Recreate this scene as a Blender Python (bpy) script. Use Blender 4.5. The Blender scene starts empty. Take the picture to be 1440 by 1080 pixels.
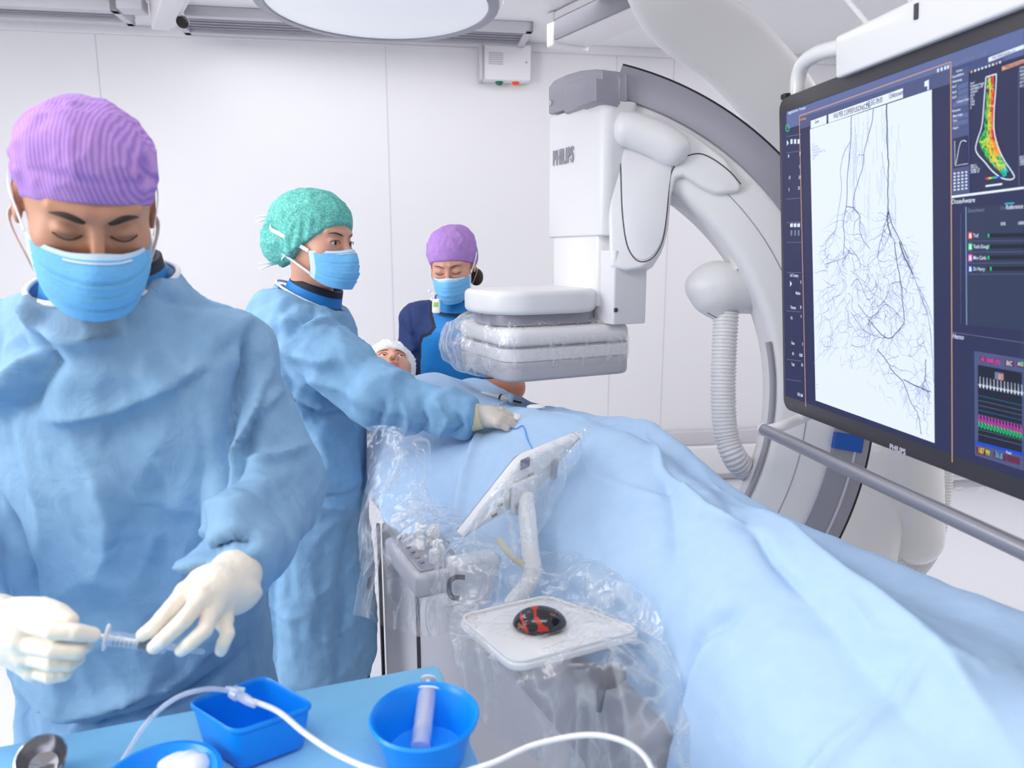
import bpy, bmesh, math, random
import numpy as np
from mathutils import Vector, Matrix
random.seed(7); rng = np.random.RandomState(7)
SC = bpy.context.scene
COL = SC.collection
PI = math.pi
# ---------------------------------------------------------------- camera, world, lights, exposure
FPX = 1000.0; EYE = 1.55; PITCH = math.atan(183/1000)
SP, CP = math.sin(PITCH), math.cos(PITCH)
cam_d = bpy.data.cameras.new('camera'); cam = bpy.data.objects.new('camera', cam_d); COL.objects.link(cam)
cam.location = (0, 0, EYE); cam.rotation_euler = (PI/2-PITCH, 0, 0)
cam_d.sensor_width = 36; cam_d.lens = 36*FPX/1440; cam_d.clip_start = .02
cam_d.dof.use_dof = True; cam_d.dof.focus_distance = 1.95; cam_d.dof.aperture_fstop = 4.5
SC.camera = cam
SC.view_settings.view_transform = 'Standard'; SC.view_settings.look = 'None'
SC.view_settings.exposure = 0.1; SC.view_settings.gamma = 1; SC.view_settings.use_curve_mapping = False
w = bpy.data.worlds.new('world'); SC.world = w; w.use_nodes = True
w.node_tree.nodes['Background'].inputs[0].default_value = (1, .985, .975, 1)
w.node_tree.nodes['Background'].inputs[1].default_value = 0.5
def area(name, loc, target, sx, sy, e, col=(1, 1, 1)):
    l = bpy.data.lights.new(name, 'AREA'); l.shape = 'RECTANGLE'; l.size = sx; l.size_y = sy; l.energy = e; l.color = col
    o = bpy.data.objects.new(name, l); COL.objects.link(o); o.location = loc
    o.rotation_euler = (Vector(target)-Vector(loc)).to_track_quat('-Z', 'Y').to_euler(); return o
area('ceiling_fill_light', (-1.9, 1.6, 2.74), (-1.9, 1.6, 0), 1.2, 2.4, 34)  # soft fill lamps added under the ceiling; no light panels are built
area('ceiling_fill_light', (2.5, 2.9, 2.76), (2.0, 2.9, 0), 1.4, 2.0, 62)  # added to brighten the right side of the room
area('ceiling_fill_light', (0, .1, 2.74), (0, .1, 0), 1.6, .6, 12)
area('ceiling_fill_light', (-.2, 3.9, 2.74), (-.2, 3.9, 0), 3.0, .5, 9)
area('window_daylight', (-3.1, -.3, 2.1), (0, 1.8, 1.0), 1.6, 1.8, 68, (1, .99, .975))  # directional key light added on the left; no window is modelled
# ---------------------------------------------------------------- pixel -> world landmarks
def ray(px, py):
    a = (px-720)/FPX; u = -(py-540)/FPX
    return np.array([a, CP+u*SP, -SP+u*CP])
CAMP = np.array([0, 0, EYE])
def W(px, py, Y):
    d = ray(px, py); return CAMP+d*(Y/d[1])
def WZ(px, py, Z):
    d = ray(px, py); return CAMP+d*((Z-EYE)/d[2])
def ponplane(px, py, p0, n):
    d = ray(px, py); return CAMP+d*(np.dot(np.array(p0)-CAMP, n)/np.dot(d, n))
# ---------------------------------------------------------------- materials
def s2l(c):
    return tuple((x/255/12.92 if x/255 <= .04045 else ((x/255+.055)/1.055)**2.4) for x in c)
def newmat(name):
    m = bpy.data.materials.new(name); m.use_nodes = True; nt = m.node_tree
    return m, nt, nt.nodes['Principled BSDF']
def mat(name, c, rough=.5, metal=0, mott=.0, mscale=8, bump=0, bscale=60, emit=0, spec=.5, sheen=0, trans=0, coat=0):
    m, nt, b = newmat(name); c = s2l(c)
    b.inputs['Base Color'].default_value = (*c, 1); b.inputs['Roughness'].default_value = rough
    b.inputs['Metallic'].default_value = metal; b.inputs['Specular IOR Level'].default_value = spec
    if trans: b.inputs['Transmission Weight'].default_value = trans
    if coat: b.inputs['Coat Weight'].default_value = coat
    if sheen: b.inputs['Sheen Weight'].default_value = sheen
    if emit:
        b.inputs['Emission Color'].default_value = (*c, 1); b.inputs['Emission Strength'].default_value = emit
    tc = nt.nodes.new('ShaderNodeTexCoord')
    n = nt.nodes.new('ShaderNodeTexNoise'); n.inputs['Scale'].default_value = mscale; n.inputs['Detail'].default_value = 5
    nt.links.new(tc.outputs['Object'], n.inputs['Vector'])
    if not emit:
        mott = mott or .03
        r = nt.nodes.new('ShaderNodeMix'); r.data_type = 'RGBA'
        r.inputs['A'].default_value = (*[x*(1-mott) for x in c], 1); r.inputs['B'].default_value = (*[min(1, x*(1+mott)) for x in c], 1)
        nt.links.new(n.outputs['Fac'], r.inputs['Factor']); nt.links.new(r.outputs['Result'], b.inputs['Base Color'])
    if bump:
        n2 = nt.nodes.new('ShaderNodeTexNoise'); n2.inputs['Scale'].default_value = bscale; n2.inputs['Detail'].default_value = 4
        nt.links.new(tc.outputs['Object'], n2.inputs['Vector'])
        bp = nt.nodes.new('ShaderNodeBump'); bp.inputs['Strength'].default_value = bump; bp.inputs['Distance'].default_value = .01
        nt.links.new(n2.outputs['Fac'], bp.inputs['Height']); nt.links.new(bp.outputs['Normal'], b.inputs['Normal'])
    return m
def fabric(name, c, c2, stripe=0, dots=0, rot=0, rough=.85, crin=.35):
    """non woven cloth: fibrous mottling, faint crinkle relief, optional crepe stripes or dots"""
    m, nt, b = newmat(name); N = nt.nodes; L = nt.links; c = s2l(c); c2 = s2l(c2)
    tc = N.new('ShaderNodeTexCoord'); n = N.new('ShaderNodeTexNoise'); n.inputs['Scale'].default_value = 38; n.inputs['Detail'].default_value = 8
    L.new(tc.outputs['Object'], n.inputs['Vector'])
    mix = N.new('ShaderNodeMix'); mix.data_type = 'RGBA'; mix.inputs['A'].default_value = (*c, 1); mix.inputs['B'].default_value = (*c2, 1)
    h = n.outputs['Fac']
    if stripe:
        mp = N.new('ShaderNodeMapping'); mp.inputs['Rotation'].default_value = (0, 0, rot); L.new(tc.outputs['Object'], mp.inputs['Vector'])
        wv = N.new('ShaderNodeTexWave'); wv.inputs['Scale'].default_value = stripe; wv.inputs['Distortion'].default_value = .7; wv.inputs['Detail Scale'].default_value = 6
        wv.bands_direction = 'X'; L.new(mp.outputs['Vector'], wv.inputs['Vector'])
        ma = N.new('ShaderNodeMath'); ma.operation = 'MULTIPLY_ADD'; ma.inputs[1].default_value = .55; L.new(wv.outputs['Fac'], ma.inputs[0])
        mm = N.new('ShaderNodeMath'); mm.operation = 'MULTIPLY'; mm.inputs[1].default_value = .5; L.new(n.outputs['Fac'], mm.inputs[0]); L.new(mm.outputs[0], ma.inputs[2])
        h = ma.outputs[0]
    if dots:
        v = N.new('ShaderNodeTexVoronoi'); v.inputs['Scale'].default_value = dots; L.new(tc.outputs['Object'], v.inputs['Vector'])
        ma = N.new('ShaderNodeMath'); ma.operation = 'MULTIPLY_ADD'; ma.inputs[1].default_value = .9; L.new(v.outputs['Distance'], ma.inputs[0])
        mm = N.new('ShaderNodeMath'); mm.operation = 'MULTIPLY'; mm.inputs[1].default_value = .5; L.new(n.outputs['Fac'], mm.inputs[0]); L.new(mm.outputs[0], ma.inputs[2])
        h = ma.outputs[0]
    L.new(h, mix.inputs['Factor']); L.new(mix.outputs['Result'], b.inputs['Base Color'])
    b.inputs['Roughness'].default_value = rough; b.inputs['Specular IOR Level'].default_value = .25
    n3 = N.new('ShaderNodeTexNoise'); n3.inputs['Scale'].default_value = 16; n3.inputs['Detail'].default_value = 6; n3.inputs['Roughness'].default_value = .62; n3.inputs['Distortion'].default_value = .8
    L.new(tc.outputs['Object'], n3.inputs['Vector'])
    bp = N.new('ShaderNodeBump'); bp.inputs['Strength'].default_value = crin; bp.inputs['Distance'].default_value = .012
    L.new(n3.outputs['Fac'], bp.inputs['Height']); L.new(bp.outputs['Normal'], b.inputs['Normal'])
    return m
def film(name, haze=.12, streak=.35, tint=(235, 242, 250), scale=22, warp=.5):
    """clear crumpled polythene: glossy fresnel skin, a thin milky body and whitened creases"""
    m, nt, b = newmat(name); N = nt.nodes; L = nt.links; N.remove(b); out = N['Material Output']
    tc = N.new('ShaderNodeTexCoord')
    def crease_lines(sc, k, sd, stretch):
        mp = N.new('ShaderNodeMapping'); mp.inputs['Scale'].default_value = stretch; mp.inputs['Location'].default_value = (sd, sd*2, sd*3); L.new(tc.outputs['Object'], mp.inputs['Vector'])
        q = N.new('ShaderNodeTexNoise'); q.inputs['Scale'].default_value = sc; q.inputs['Detail'].default_value = 2.5; q.inputs['Distortion'].default_value = warp; L.new(mp.outputs['Vector'], q.inputs['Vector'])
        o = q.outputs['Fac']
        for op, v in (('SUBTRACT', .5), ('ABSOLUTE', 0), ('MULTIPLY', -k), ('ADD', 1.0), ('MAXIMUM', 0.0)):
            x = N.new('ShaderNodeMath'); x.operation = op; x.inputs[1].default_value = v; L.new(o, x.inputs[0]); o = x.outputs[0]
        return o
    la = crease_lines(scale, 20, 1.3, (1, 1, .3)); lb = crease_lines(scale*1.9, 15, 4.1, (.6, 1, .5))
    n_ = N.new('ShaderNodeMath'); n_.operation = 'MULTIPLY_ADD'; n_.inputs[1].default_value = .5; L.new(lb, n_.inputs[0]); L.new(la, n_.inputs[2])
    class _n: outputs = {'Fac': n_.outputs[0]}
    n = _n
    bp = N.new('ShaderNodeBump'); bp.inputs['Strength'].default_value = .35; bp.inputs['Distance'].default_value = .006; L.new(n.outputs['Fac'], bp.inputs['Height'])
    gl = N.new('ShaderNodeBsdfGlossy'); gl.inputs['Roughness'].default_value = .13; gl.inputs['Color'].default_value = (1, 1, 1, 1); L.new(bp.outputs['Normal'], gl.inputs['Normal'])
    df = N.new('ShaderNodeBsdfDiffuse'); df.inputs['Color'].default_value = (*s2l(tint), 1); L.new(bp.outputs['Normal'], df.inputs['Normal'])
    tl = N.new('ShaderNodeBsdfTranslucent'); tl.inputs['Color'].default_value = (*s2l(tint), 1)
    body = N.new('ShaderNodeMixShader'); body.inputs[0].default_value = .5; L.new(df.outputs[0], body.inputs[1]); L.new(tl.outputs[0], body.inputs[2])
    tr = N.new('ShaderNodeBsdfTransparent')
    mr = N.new('ShaderNodeMapRange'); mr.inputs['From Min'].default_value = .15; mr.inputs['From Max'].default_value = 1.4
    mr.inputs['To Min'].default_value = haze; mr.inputs['To Max'].default_value = haze+streak; L.new(n.outputs['Fac'], mr.inputs['Value'])
    m1 = N.new('ShaderNodeMixShader'); L.new(mr.outputs[0], m1.inputs[0]); L.new(tr.outputs[0], m1.inputs[1]); L.new(body.outputs[0], m1.inputs[2])
    fr = N.new('ShaderNodeLayerWeight'); fr.inputs['Blend'].default_value = .5; L.new(bp.outputs['Normal'], fr.inputs['Normal'])
    pw = N.new('ShaderNodeMath'); pw.operation = 'POWER'; pw.inputs[1].default_value = 3.5; L.new(fr.outputs['Facing'], pw.inputs[0])
    fm = N.new('ShaderNodeMath'); fm.operation = 'MULTIPLY_ADD'; fm.inputs[1].default_value = .6; fm.inputs[2].default_value = .045; fm.use_clamp = True; L.new(pw.outputs[0], fm.inputs[0])
    m2 = N.new('ShaderNodeMixShader'); L.new(fm.outputs[0], m2.inputs[0]); L.new(m1.outputs[0], m2.inputs[1]); L.new(gl.outputs[0], m2.inputs[2])
    L.new(m2.outputs[0], out.inputs['Surface'])
    return m
# ---------------------------------------------------------------- object helpers
def root_of(o):
    while o.parent: o = o.parent
    return o
def put(o, parent):
    COL.objects.link(o)
    if parent is not None: o.parent = parent
    return o
def tag(o, label=None, cat=None, group=None, kind=None):
    if label: o['label'] = label
    if cat: o['category'] = cat
    if group: o['group'] = group
    if kind: o['kind'] = kind
    return o
def thing(name, label, cat, loc, group=None):
    o = bpy.data.objects.new(name, None); o.empty_display_size = .1; COL.objects.link(o); o.location = tuple(loc)
    return tag(o, label, cat, group)
def mk(name, V, F, m, parent=None, smooth=True, midx=None, label=None):
    """world-space verts -> one mesh object (made relative to the thing's base)"""
    V = np.asarray(V, dtype=float)
    org = np.zeros(3)
    if parent is not None: org = np.array(root_of(parent).location)
    else: org = np.array([(V[:, 0].min()+V[:, 0].max())/2, (V[:, 1].min()+V[:, 1].max())/2, V[:, 2].min()])
    me = bpy.data.meshes.new(name)
    me.from_pydata((V-org).tolist(), [], [tuple(int(i) for i in f) for f in F]); me.update()
    for x in (m if isinstance(m, (list, tuple)) else [m]): me.materials.append(x)
    if smooth: me.polygons.foreach_set('use_smooth', [True]*len(me.polygons))
    if midx is not None: me.polygons.foreach_set('material_index', [int(i) for i in midx])
    o = bpy.data.objects.new(name, me); put(o, parent)
    if parent is None: o.location = tuple(org)
    if label: o['label'] = label
    return o
def mkbm(name, bm, m, parent=None, smooth=False, label=None, autos=None):
    bm.normal_update()
    V = np.array([v.co[:] for v in bm.verts]); bm.verts.index_update()
    F = [[v.index for v in f.verts] for f in bm.faces]
    sm = [f.smooth for f in bm.faces]; mi = [f.material_index for f in bm.faces]; bm.free()
    o = mk(name, V, F, m, parent, smooth=smooth, midx=mi, label=label)
    if autos is not None:
        o.data.polygons.foreach_set('use_smooth', [True]*len(o.data.polygons))
        sharp_by_angle(o.data, autos)
    return o
def sharp_by_angle(me, deg):
    bm = bmesh.new(); bm.from_mesh(me); a = math.radians(deg)
    for e in bm.edges:
        if len(e.link_faces) == 2 and e.calc_face_angle(0) > a: e.smooth = False
    bm.to_mesh(me); bm.free()
def R3(ax=0, ay=0, az=0):
    return np.array((Matrix.Rotation(az, 3, 'Z') @ Matrix.Rotation(ax, 3, 'X') @ Matrix.Rotation(ay, 3, 'Y')))
def box_bm(size, c=(0, 0, 0), R=None, bev=0, seg=3, vert_only=0):
    bm = bmesh.new(); bmesh.ops.create_cube(bm, size=1)
    for v in bm.verts: v.co = Vector((v.co.x*size[0], v.co.y*size[1], v.co.z*size[2]))
    if vert_only:
        es = [e for e in bm.edges if abs(e.verts[0].co.z-e.verts[1].co.z) > 1e-6]
        bmesh.ops.bevel(bm, geom=es, offset=vert_only, segments=8, affect='EDGES', profile=.5)
    if bev:
        es = [e for e in bm.edges if e.is_manifold and e.calc_face_angle(0) > .6]
        bmesh.ops.bevel(bm, geom=es, offset=bev, segments=seg, affect='EDGES', profile=.5)
    M = Matrix.Translation(Vector(tuple(c))) @ (Matrix(R.tolist()).to_4x4() if R is not None else Matrix())
    bmesh.ops.transform(bm, matrix=M, verts=bm.verts); return bm
def box(name, size, c, m, parent=None, R=None, bev=.004, seg=3, vo=0, label=None):
    return mkbm(name, box_bm(size, c, R, bev, seg, vo), m, parent, autos=35, label=label)
def frames(P):
    P = np.asarray(P, float); T = np.gradient(P, axis=0); T /= np.linalg.norm(T, axis=1)[:, None]+1e-9
    up = np.array([0, 0, 1.]) if abs(T[0][2]) < .9 else np.array([1., 0, 0])
    n = np.cross(T[0], up); n /= np.linalg.norm(n); Ns = [n]
    for i in range(1, len(P)):
        n = Ns[-1]-T[i]*np.dot(Ns[-1], T[i]); n /= np.linalg.norm(n)+1e-9; Ns.append(n)
    Ns = np.array(Ns); return T, Ns, np.cross(T, Ns)
def spline(P, n):
    """Catmull-Rom through the points"""
    P = np.asarray(P, float); k = len(P)
    if k < 3: return np.array([P[0]+(P[-1]-P[0])*t for t in np.linspace(0, 1, n)])
    Q = np.vstack([2*P[0]-P[1], P, 2*P[-1]-P[-2]]); out = []
    for t in np.linspace(0, k-1-1e-6, n):
        i = int(t); f = t-i; a, b, c, d = Q[i:i+4]
        out.append(.5*((2*b)+(c-a)*f+(2*a-5*b+4*c-d)*f*f+(-a+3*b-3*c+d)*f**3))
    return np.array(out)
def tube_vf(P, r, sides=12, caps=True, sx=1, sy=1):
    P = np.asarray(P, float); n = len(P); r = np.broadcast_to(np.asarray(r, float), (n,))
    T, A, B = frames(P); th = np.arange(sides)*2*PI/sides
    V = (P[:, None]+r[:, None, None]*(A[:, None]*(np.cos(th)*sx)[None, :, None]+B[:, None]*(np.sin(th)*sy)[None, :, None])).reshape(-1, 3)
    F = [(i*sides+j, i*sides+(j+1) % sides, (i+1)*sides+(j+1) % sides, (i+1)*sides+j) for i in range(n-1) for j in range(sides)]
    if caps: F += [tuple(range(sides))[::-1], tuple((n-1)*sides+j for j in range(sides))]
    return V, F
def tube(name, P, r, m, parent=None, sides=12, n=None, label=None, sx=1, sy=1):
    if n: P = spline(P, n)
    V, F = tube_vf(P, r, sides, True, sx, sy); o = mk(name, V, F, m, parent, label=label)
    sharp_by_angle(o.data, 60); return o
def joinvf(L):
    V = []; F = []; k = 0
    for v, f in L:
        V.append(np.asarray(v)); F += [tuple(i+k for i in g) for g in f]; k += len(v)
    return np.vstack(V), F
def lathe_vf(prof, c, axis=(0, 0, 1), sides=48, xref=None, sq=(1, 1)):
    ax = np.array(axis, float); ax /= np.linalg.norm(ax)
    x = np.array(xref if xref is not None else ((1, 0, 0) if abs(ax[0]) < .9 else (0, 1, 0)), float); x -= ax*np.dot(x, ax); x /= np.linalg.norm(x); y = np.cross(ax, x)
    V = []; n = len(prof)
    for r, h in prof:
        for j in range(sides):
            t = j*2*PI/sides; V.append(np.array(c)+ax*h+r*(x*math.cos(t)*sq[0]+y*math.sin(t)*sq[1]))
    F = [(i*sides+j, i*sides+(j+1) % sides, (i+1)*sides+(j+1) % sides, (i+1)*sides+j) for i in range(n-1) for j in range(sides)]
    if prof[0][0] > 1e-6: F.append(tuple(range(sides))[::-1])
    if prof[-1][0] > 1e-6: F.append(tuple((n-1)*sides+j for j in range(sides)))
    return np.array(V), F
def lathe(name, prof, c, m, parent=None, axis=(0, 0, 1), sides=48, label=None, sq=(1, 1), xref=None, ang=35):
    V, F = lathe_vf(prof, c, axis, sides, xref, sq); o = mk(name, V, F, m, parent, label=label); sharp_by_angle(o.data, ang); return o
def prism(name, pts, back, m, parent=None, bev=0, seg=3, label=None, ang=35):
    """pts: front outline (3D, one plane); back: offset vector. bevelled slab"""
    bm = bmesh.new(); vs = [bm.verts.new(tuple(p)) for p in pts]; f = bm.faces.new(vs)
    r = bmesh.ops.extrude_face_region(bm, geom=[f]); nv = [g for g in r['geom'] if isinstance(g, bmesh.types.BMVert)]
    bmesh.ops.translate(bm, vec=Vector(tuple(back)), verts=nv); bmesh.ops.recalc_face_normals(bm, faces=bm.faces)
    if bev:
        es = [e for e in bm.edges if e.calc_face_angle(0) > .5]
        bmesh.ops.bevel(bm, geom=es, offset=bev, segments=seg, affect='EDGES', profile=.5)
    return mkbm(name, bm, m, parent, autos=ang, label=label)
def smooth_poly(P, n=60):
    P = list(P); Q = np.array(P+[P[0]], float); return spline(Q, n+1)[:-1]
def patch(name, ctrl, m, parent=None, nu=40, nv=40, disp=None, thick=0, label=None):
    """grid of 3D control points -> smooth sheet"""
    C = np.array(ctrl, float); R1 = np.array([spline(r, nv) for r in C]); G = np.array([spline(R1[:, j], nu) for j in range(nv)]).transpose(1, 0, 2)
    V = G.reshape(-1, 3); F = [(i*nv+j, i*nv+j+1, (i+1)*nv+j+1, (i+1)*nv+j) for i in range(nu-1) for j in range(nv-1)]
    if disp is not None:
        N = vnormals(V, F); V = V+disp(V, N)
    return mk(name, V, F, m, parent, label=label)
def vnormals(V, F):
    V = np.asarray(V); F4 = np.array([f if len(f) == 4 else (*f, f[-1]) for f in F]); n = np.cross(V[F4[:, 2]]-V[F4[:, 0]], V[F4[:, 3]]-V[F4[:, 1]])
    N = np.zeros_like(V)
    for k in range(4): np.add.at(N, F4[:, k], n)
    return N/(np.linalg.norm(N, axis=1)[:, None]+1e-12)
_perm = np.concatenate([np.random.RandomState(3).permutation(256)]*3)
_g = np.random.RandomState(4).normal(size=(256, 3)); _g /= np.linalg.norm(_g, axis=1)[:, None]
def perlin(P, s=1.0, seed=0):
    P = np.asarray(P)*s+seed*17.37+100; I = np.floor(P).astype(int); f = P-I; u = f*f*f*(f*(f*6-15)+10); I &= 255; r = 0
    for dx in (0, 1):
        for dy in (0, 1):
            for dz in (0, 1):
                h = _perm[_perm[_perm[(I[:, 0]+dx) & 255]+((I[:, 1]+dy) & 255)]+((I[:, 2]+dz) & 255)]
                d = ((f-np.array([dx, dy, dz]))*_g[h]).sum(1)
                r = r+d*(u[:, 0] if dx else 1-u[:, 0])*(u[:, 1] if dy else 1-u[:, 1])*(u[:, 2] if dz else 1-u[:, 2])
    return r
def ridged(P, s, seed=0): return 1-np.abs(perlin(P, s, seed))*2.6
def sharp(P, s, seed=0): return np.clip(1-np.abs(perlin(P, s, seed))*4.5, 0, 1)**1.6
def text(name, body, org, ex, ey, h, m, parent=None, bold=0, depth=.0004, align='LEFT', wscale=1.0, label=None):
    """flat lettering; org baseline start, ex/ey unit axes, h cap height (m)"""
    cu = bpy.data.curves.new(name, 'FONT'); cu.body = body; cu.size = h/.7; cu.align_x = align; cu.offset = bold*h; cu.extrude = depth/2; cu.resolution_u = 3
    t = bpy.data.objects.new('t', cu); COL.objects.link(t); bpy.context.view_layer.update()
    me = t.to_mesh(); V = np.array([v.co[:] for v in me.vertices]); F = [tuple(p.vertices) for p in me.polygons]; t.to_mesh_clear(); bpy.data.objects.remove(t)
    if len(V) == 0: return None
    ex = np.array(ex); ey = np.array(ey); n = np.cross(ex, ey)
    Wd = np.array(org)+V[:, :1]*wscale*ex+V[:, 1:2]*ey+V[:, 2:]*n
    return mk(name, Wd, F, m, parent, smooth=False, label=label)
# ---------------------------------------------------------------- implicit surfaces
def n2(x): return np.sqrt((x*x).sum(-1))
def cap(P, a, b, ra, rb, sc=None):
    a = np.array(a, float); b = np.array(b, float); Q = P
    if sc is not None:
        s = np.array(sc, float); Q = P/s; a = a/s; b = b/s
    ba = b-a; h = np.clip(((Q-a)@ba)/(ba@ba+1e-12), 0, 1); return n2(Q-a-h[:, None]*ba)-(ra+(rb-ra)*h)
def ell(P, c, r, R=None):
    q = P-np.array(c, float)
    if R is not None: q = q@R
    r = np.array(r, float); k0 = n2(q/r); k1 = n2(q/(r*r))+1e-9; return k0*(k0-1)/k1
def smin(a, b, k):
    h = np.clip(.5+.5*(b-a)/k, 0, 1); return b*(1-h)+a*h-k*h*(1-h)
def smax(a, b, k): return -smin(-a, -b, k)
def net(f, lo, hi, h, relax=2):
    """naive surface nets of f<0"""
    lo = np.array(lo, float); hi = np.array(hi, float); n = np.ceil((hi-lo)/h).astype(int)+1
    K = 5; nb = -(-n//K); hd = K*h*.8661      # coarse blocks first, fine samples only near the surface
    bi = np.stack(np.meshgrid(*[np.arange(x) for x in nb], indexing='ij'), -1).reshape(-1, 3)
    bd = f(lo+(bi*K+(K-1)/2)*h); D = np.repeat(np.repeat(np.repeat(bd.reshape(nb), K, 0), K, 1), K, 2).astype(np.float32)
    ac = bi[np.abs(bd) < hd*1.35+.004]; off = np.stack(np.meshgrid(*[np.arange(K)]*3, indexing='ij'), -1).reshape(-1, 3)
    for i in range(0, len(ac), 4000):
        I = (ac[i:i+4000, None]*K+off[None]).reshape(-1, 3); D[tuple(I.T)] = f(lo+I*h)
    D = np.ascontiguousarray(D[:n[0], :n[1], :n[2]])
    D[0] = np.maximum(D[0], 1e-4); D[-1] = np.maximum(D[-1], 1e-4); D[:, 0] = np.maximum(D[:, 0], 1e-4); D[:, -1] = np.maximum(D[:, -1], 1e-4); D[:, :, 0] = np.maximum(D[:, :, 0], 1e-4); D[:, :, -1] = np.maximum(D[:, :, -1], 1e-4)
    S = D < 0; c = n-1
    acc = np.zeros((*c, 3)); cnt = np.zeros(c)
    for a in range(3):
        o1, o2 = [x for x in range(3) if x != a]
        sl0 = [slice(None)]*3; sl1 = [slice(None)]*3; sl0[a] = slice(0, -1); sl1[a] = slice(1, None)
        d0 = D[tuple(sl0)]; d1 = D[tuple(sl1)]; X = S[tuple(sl0)] != S[tuple(sl1)]; t = np.where(X, d0/(d0-d1+1e-20), 0)
        for p in (0, 1):
            for q in (0, 1):
                s = [slice(None)]*3; s[o1] = slice(p, p+c[o1]); s[o2] = slice(q, q+c[o2]); xs = X[tuple(s)]; ts = t[tuple(s)]
                cnt += xs; acc[..., a] += np.where(xs, ts, 0); acc[..., o1] += xs*p; acc[..., o2] += xs*q
    act = cnt > 0; idx = -np.ones(c, int); idx[act] = np.arange(act.sum()); ii = np.argwhere(act)
    V = lo+(ii+acc[act]/cnt[act][:, None])*h; F = []
    for a in range(3):
        o1, o2 = [(1, 2), (2, 0), (0, 1)][a]
        sl0 = [slice(None)]*3; sl1 = [slice(None)]*3; sl0[a] = slice(0, -1); sl1[a] = slice(1, None)
        A = S[tuple(sl0)]; B = S[tuple(sl1)]; E = np.argwhere(A != B); E = E[(E[:, o1] > 0) & (E[:, o2] > 0) & (E[:, o1] < n[o1]-1) & (E[:, o2] < n[o2]-1)]
        e1 = np.zeros(3, int); e1[o1] = 1; e2 = np.zeros(3, int); e2[o2] = 1
        q = [idx[tuple((E-x).T)] for x in (0*e1, e1, e1+e2, e2)]; q = np.stack(q, 1); fl = A[tuple(E.T)]
        q[~fl] = q[~fl][:, ::-1]; F.append(q)
    F = np.vstack(F)
    for _ in range(relax):
        s = np.zeros_like(V); k = np.zeros(len(V))
        for a, b in ((0, 1), (1, 2), (2, 3), (3, 0)):
            np.add.at(s, F[:, a], V[F[:, b]]); np.add.at(k, F[:, a], 1); np.add.at(s, F[:, b], V[F[:, a]]); np.add.at(k, F[:, b], 1)
        V = V*.4+.6*s/k[:, None]
    return V, F
def creases(V, N, lines, axes=(0, 2), front=None):
    """lines: (points, amp, width). ridges (amp>0) / valleys pushed along the normals"""
    d = np.zeros(len(V)); Q = V[:, axes]
    for pts, amp, wd in lines:
        pts = np.array(pts)[:, axes] if len(axes) < 3 else np.array(pts); best = np.full(len(V), 9.); tt = np.zeros(len(V)); n = len(pts)-1
        for i in range(n):
            a = pts[i]; b = pts[i+1]; ba = b-a; h = np.clip(((Q-a)@ba)/(ba@ba), 0, 1); dd = n2(Q-a-h[:, None]*ba)
            u = dd < best; best = np.where(u, dd, best); tt = np.where(u, (i+h)/n, tt)
        d += amp*np.exp(-(best/wd)**1.35)*np.clip(np.sin(np.clip(tt, .04, .96)*PI)*1.6, 0, 1)
    if front is not None: d *= np.clip((N@np.array(front))*1.5+.3, 0, 1)
    return d
# ---------------------------------------------------------------- shared materials
M = {}
M['wall'] = mat('wall_panel_white', (232, 231, 235), .45, mott=.01)
M['ceil'] = mat('ceiling_white', (242, 242, 244), .6, mott=.01)
M['floor'] = mat('floor_vinyl', (222, 223, 230), .3, mott=.03, mscale=60)
M['joint'] = mat('panel_joint', (214, 212, 222), .6)
M['white'] = mat('white_enamel', (231, 230, 232), .38, mott=.012)
M['whiteg'] = mat('white_gloss', (235, 234, 235), .22, mott=.01, coat=.3)
M['offw'] = mat('off_white_plastic', (226, 225, 229), .45, mott=.015)
M['lgrey'] = mat('light_grey_paint', (200, 199, 206), .42)
M['grey'] = mat('mid_grey_metal', (158, 157, 167), .4, metal=.25)
M['dgrey'] = mat('dark_grey_metal', (154, 152, 164), .42, metal=.2)
M['slot'] = mat('charcoal', (70, 68, 78), .6)
M['black'] = mat('black_plastic', (22, 22, 25), .35)
M['bezel'] = mat('bezel_black', (60, 57, 62), .34)
M['chrome'] = mat('steel', (190, 190, 196), .12, metal=1)
M['alu'] = mat('brushed_aluminium', (168, 167, 176), .32, metal=.6)
M['gown'] = fabric('gown_blue', (124, 163, 200), (150, 187, 219), crin=.4)
M['gown2'] = fabric('gown_blue_light', (120, 164, 204), (146, 188, 222), crin=.35)
M['drape'] = fabric('drape_blue', (168, 198, 231), (184, 210, 239), crin=.18)
M['cloth'] = fabric('table_cloth_blue', (134, 200, 240), (146, 208, 246), crin=.1)
M['piping'] = mat('white_piping', (238, 236, 240), .7)
M['purple'] = fabric('cap_purple', (212, 164, 224), (144, 110, 198), stripe=58, crin=.3)
M['green'] = fabric('cap_green', (20, 134, 132), (126, 208, 196), dots=190, crin=.5)
M['bouf'] = fabric('cap_white', (226, 232, 236), (244, 246, 248), crin=.6)
M['mask'] = mat('mask_blue', (118, 192, 244), .8, mott=.06, mscale=30, bump=.2, bscale=120)
M['maskw'] = mat('mask_white_edge', (206, 228, 246), .8)
M['strap'] = mat('strap_white', (240, 240, 242), .8)
M['latex'] = mat('latex_cream', (243, 232, 216), .45, mott=.03, bump=.12, bscale=45, sheen=.1)
M['latexg'] = mat('latex_greyish', (206, 196, 186), .45, mott=.05, bump=.2, bscale=60)
M['latexc'] = mat('latex_cuff', (236, 222, 178), .5, mott=.04, bump=.2, bscale=60)
M['navy'] = mat('navy_fabric', (24, 50, 104), .75, mott=.12, bump=.4, bscale=30)
M['navyd'] = mat('dark_navy_trim', (16, 26, 50), .7)
M['cyan'] = mat('bright_blue_vest', (0, 126, 204), .6, mott=.08, bump=.25, bscale=24)
M['tray'] = mat('tray_blue', (10, 152, 255), .32, mott=.02)
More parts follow.
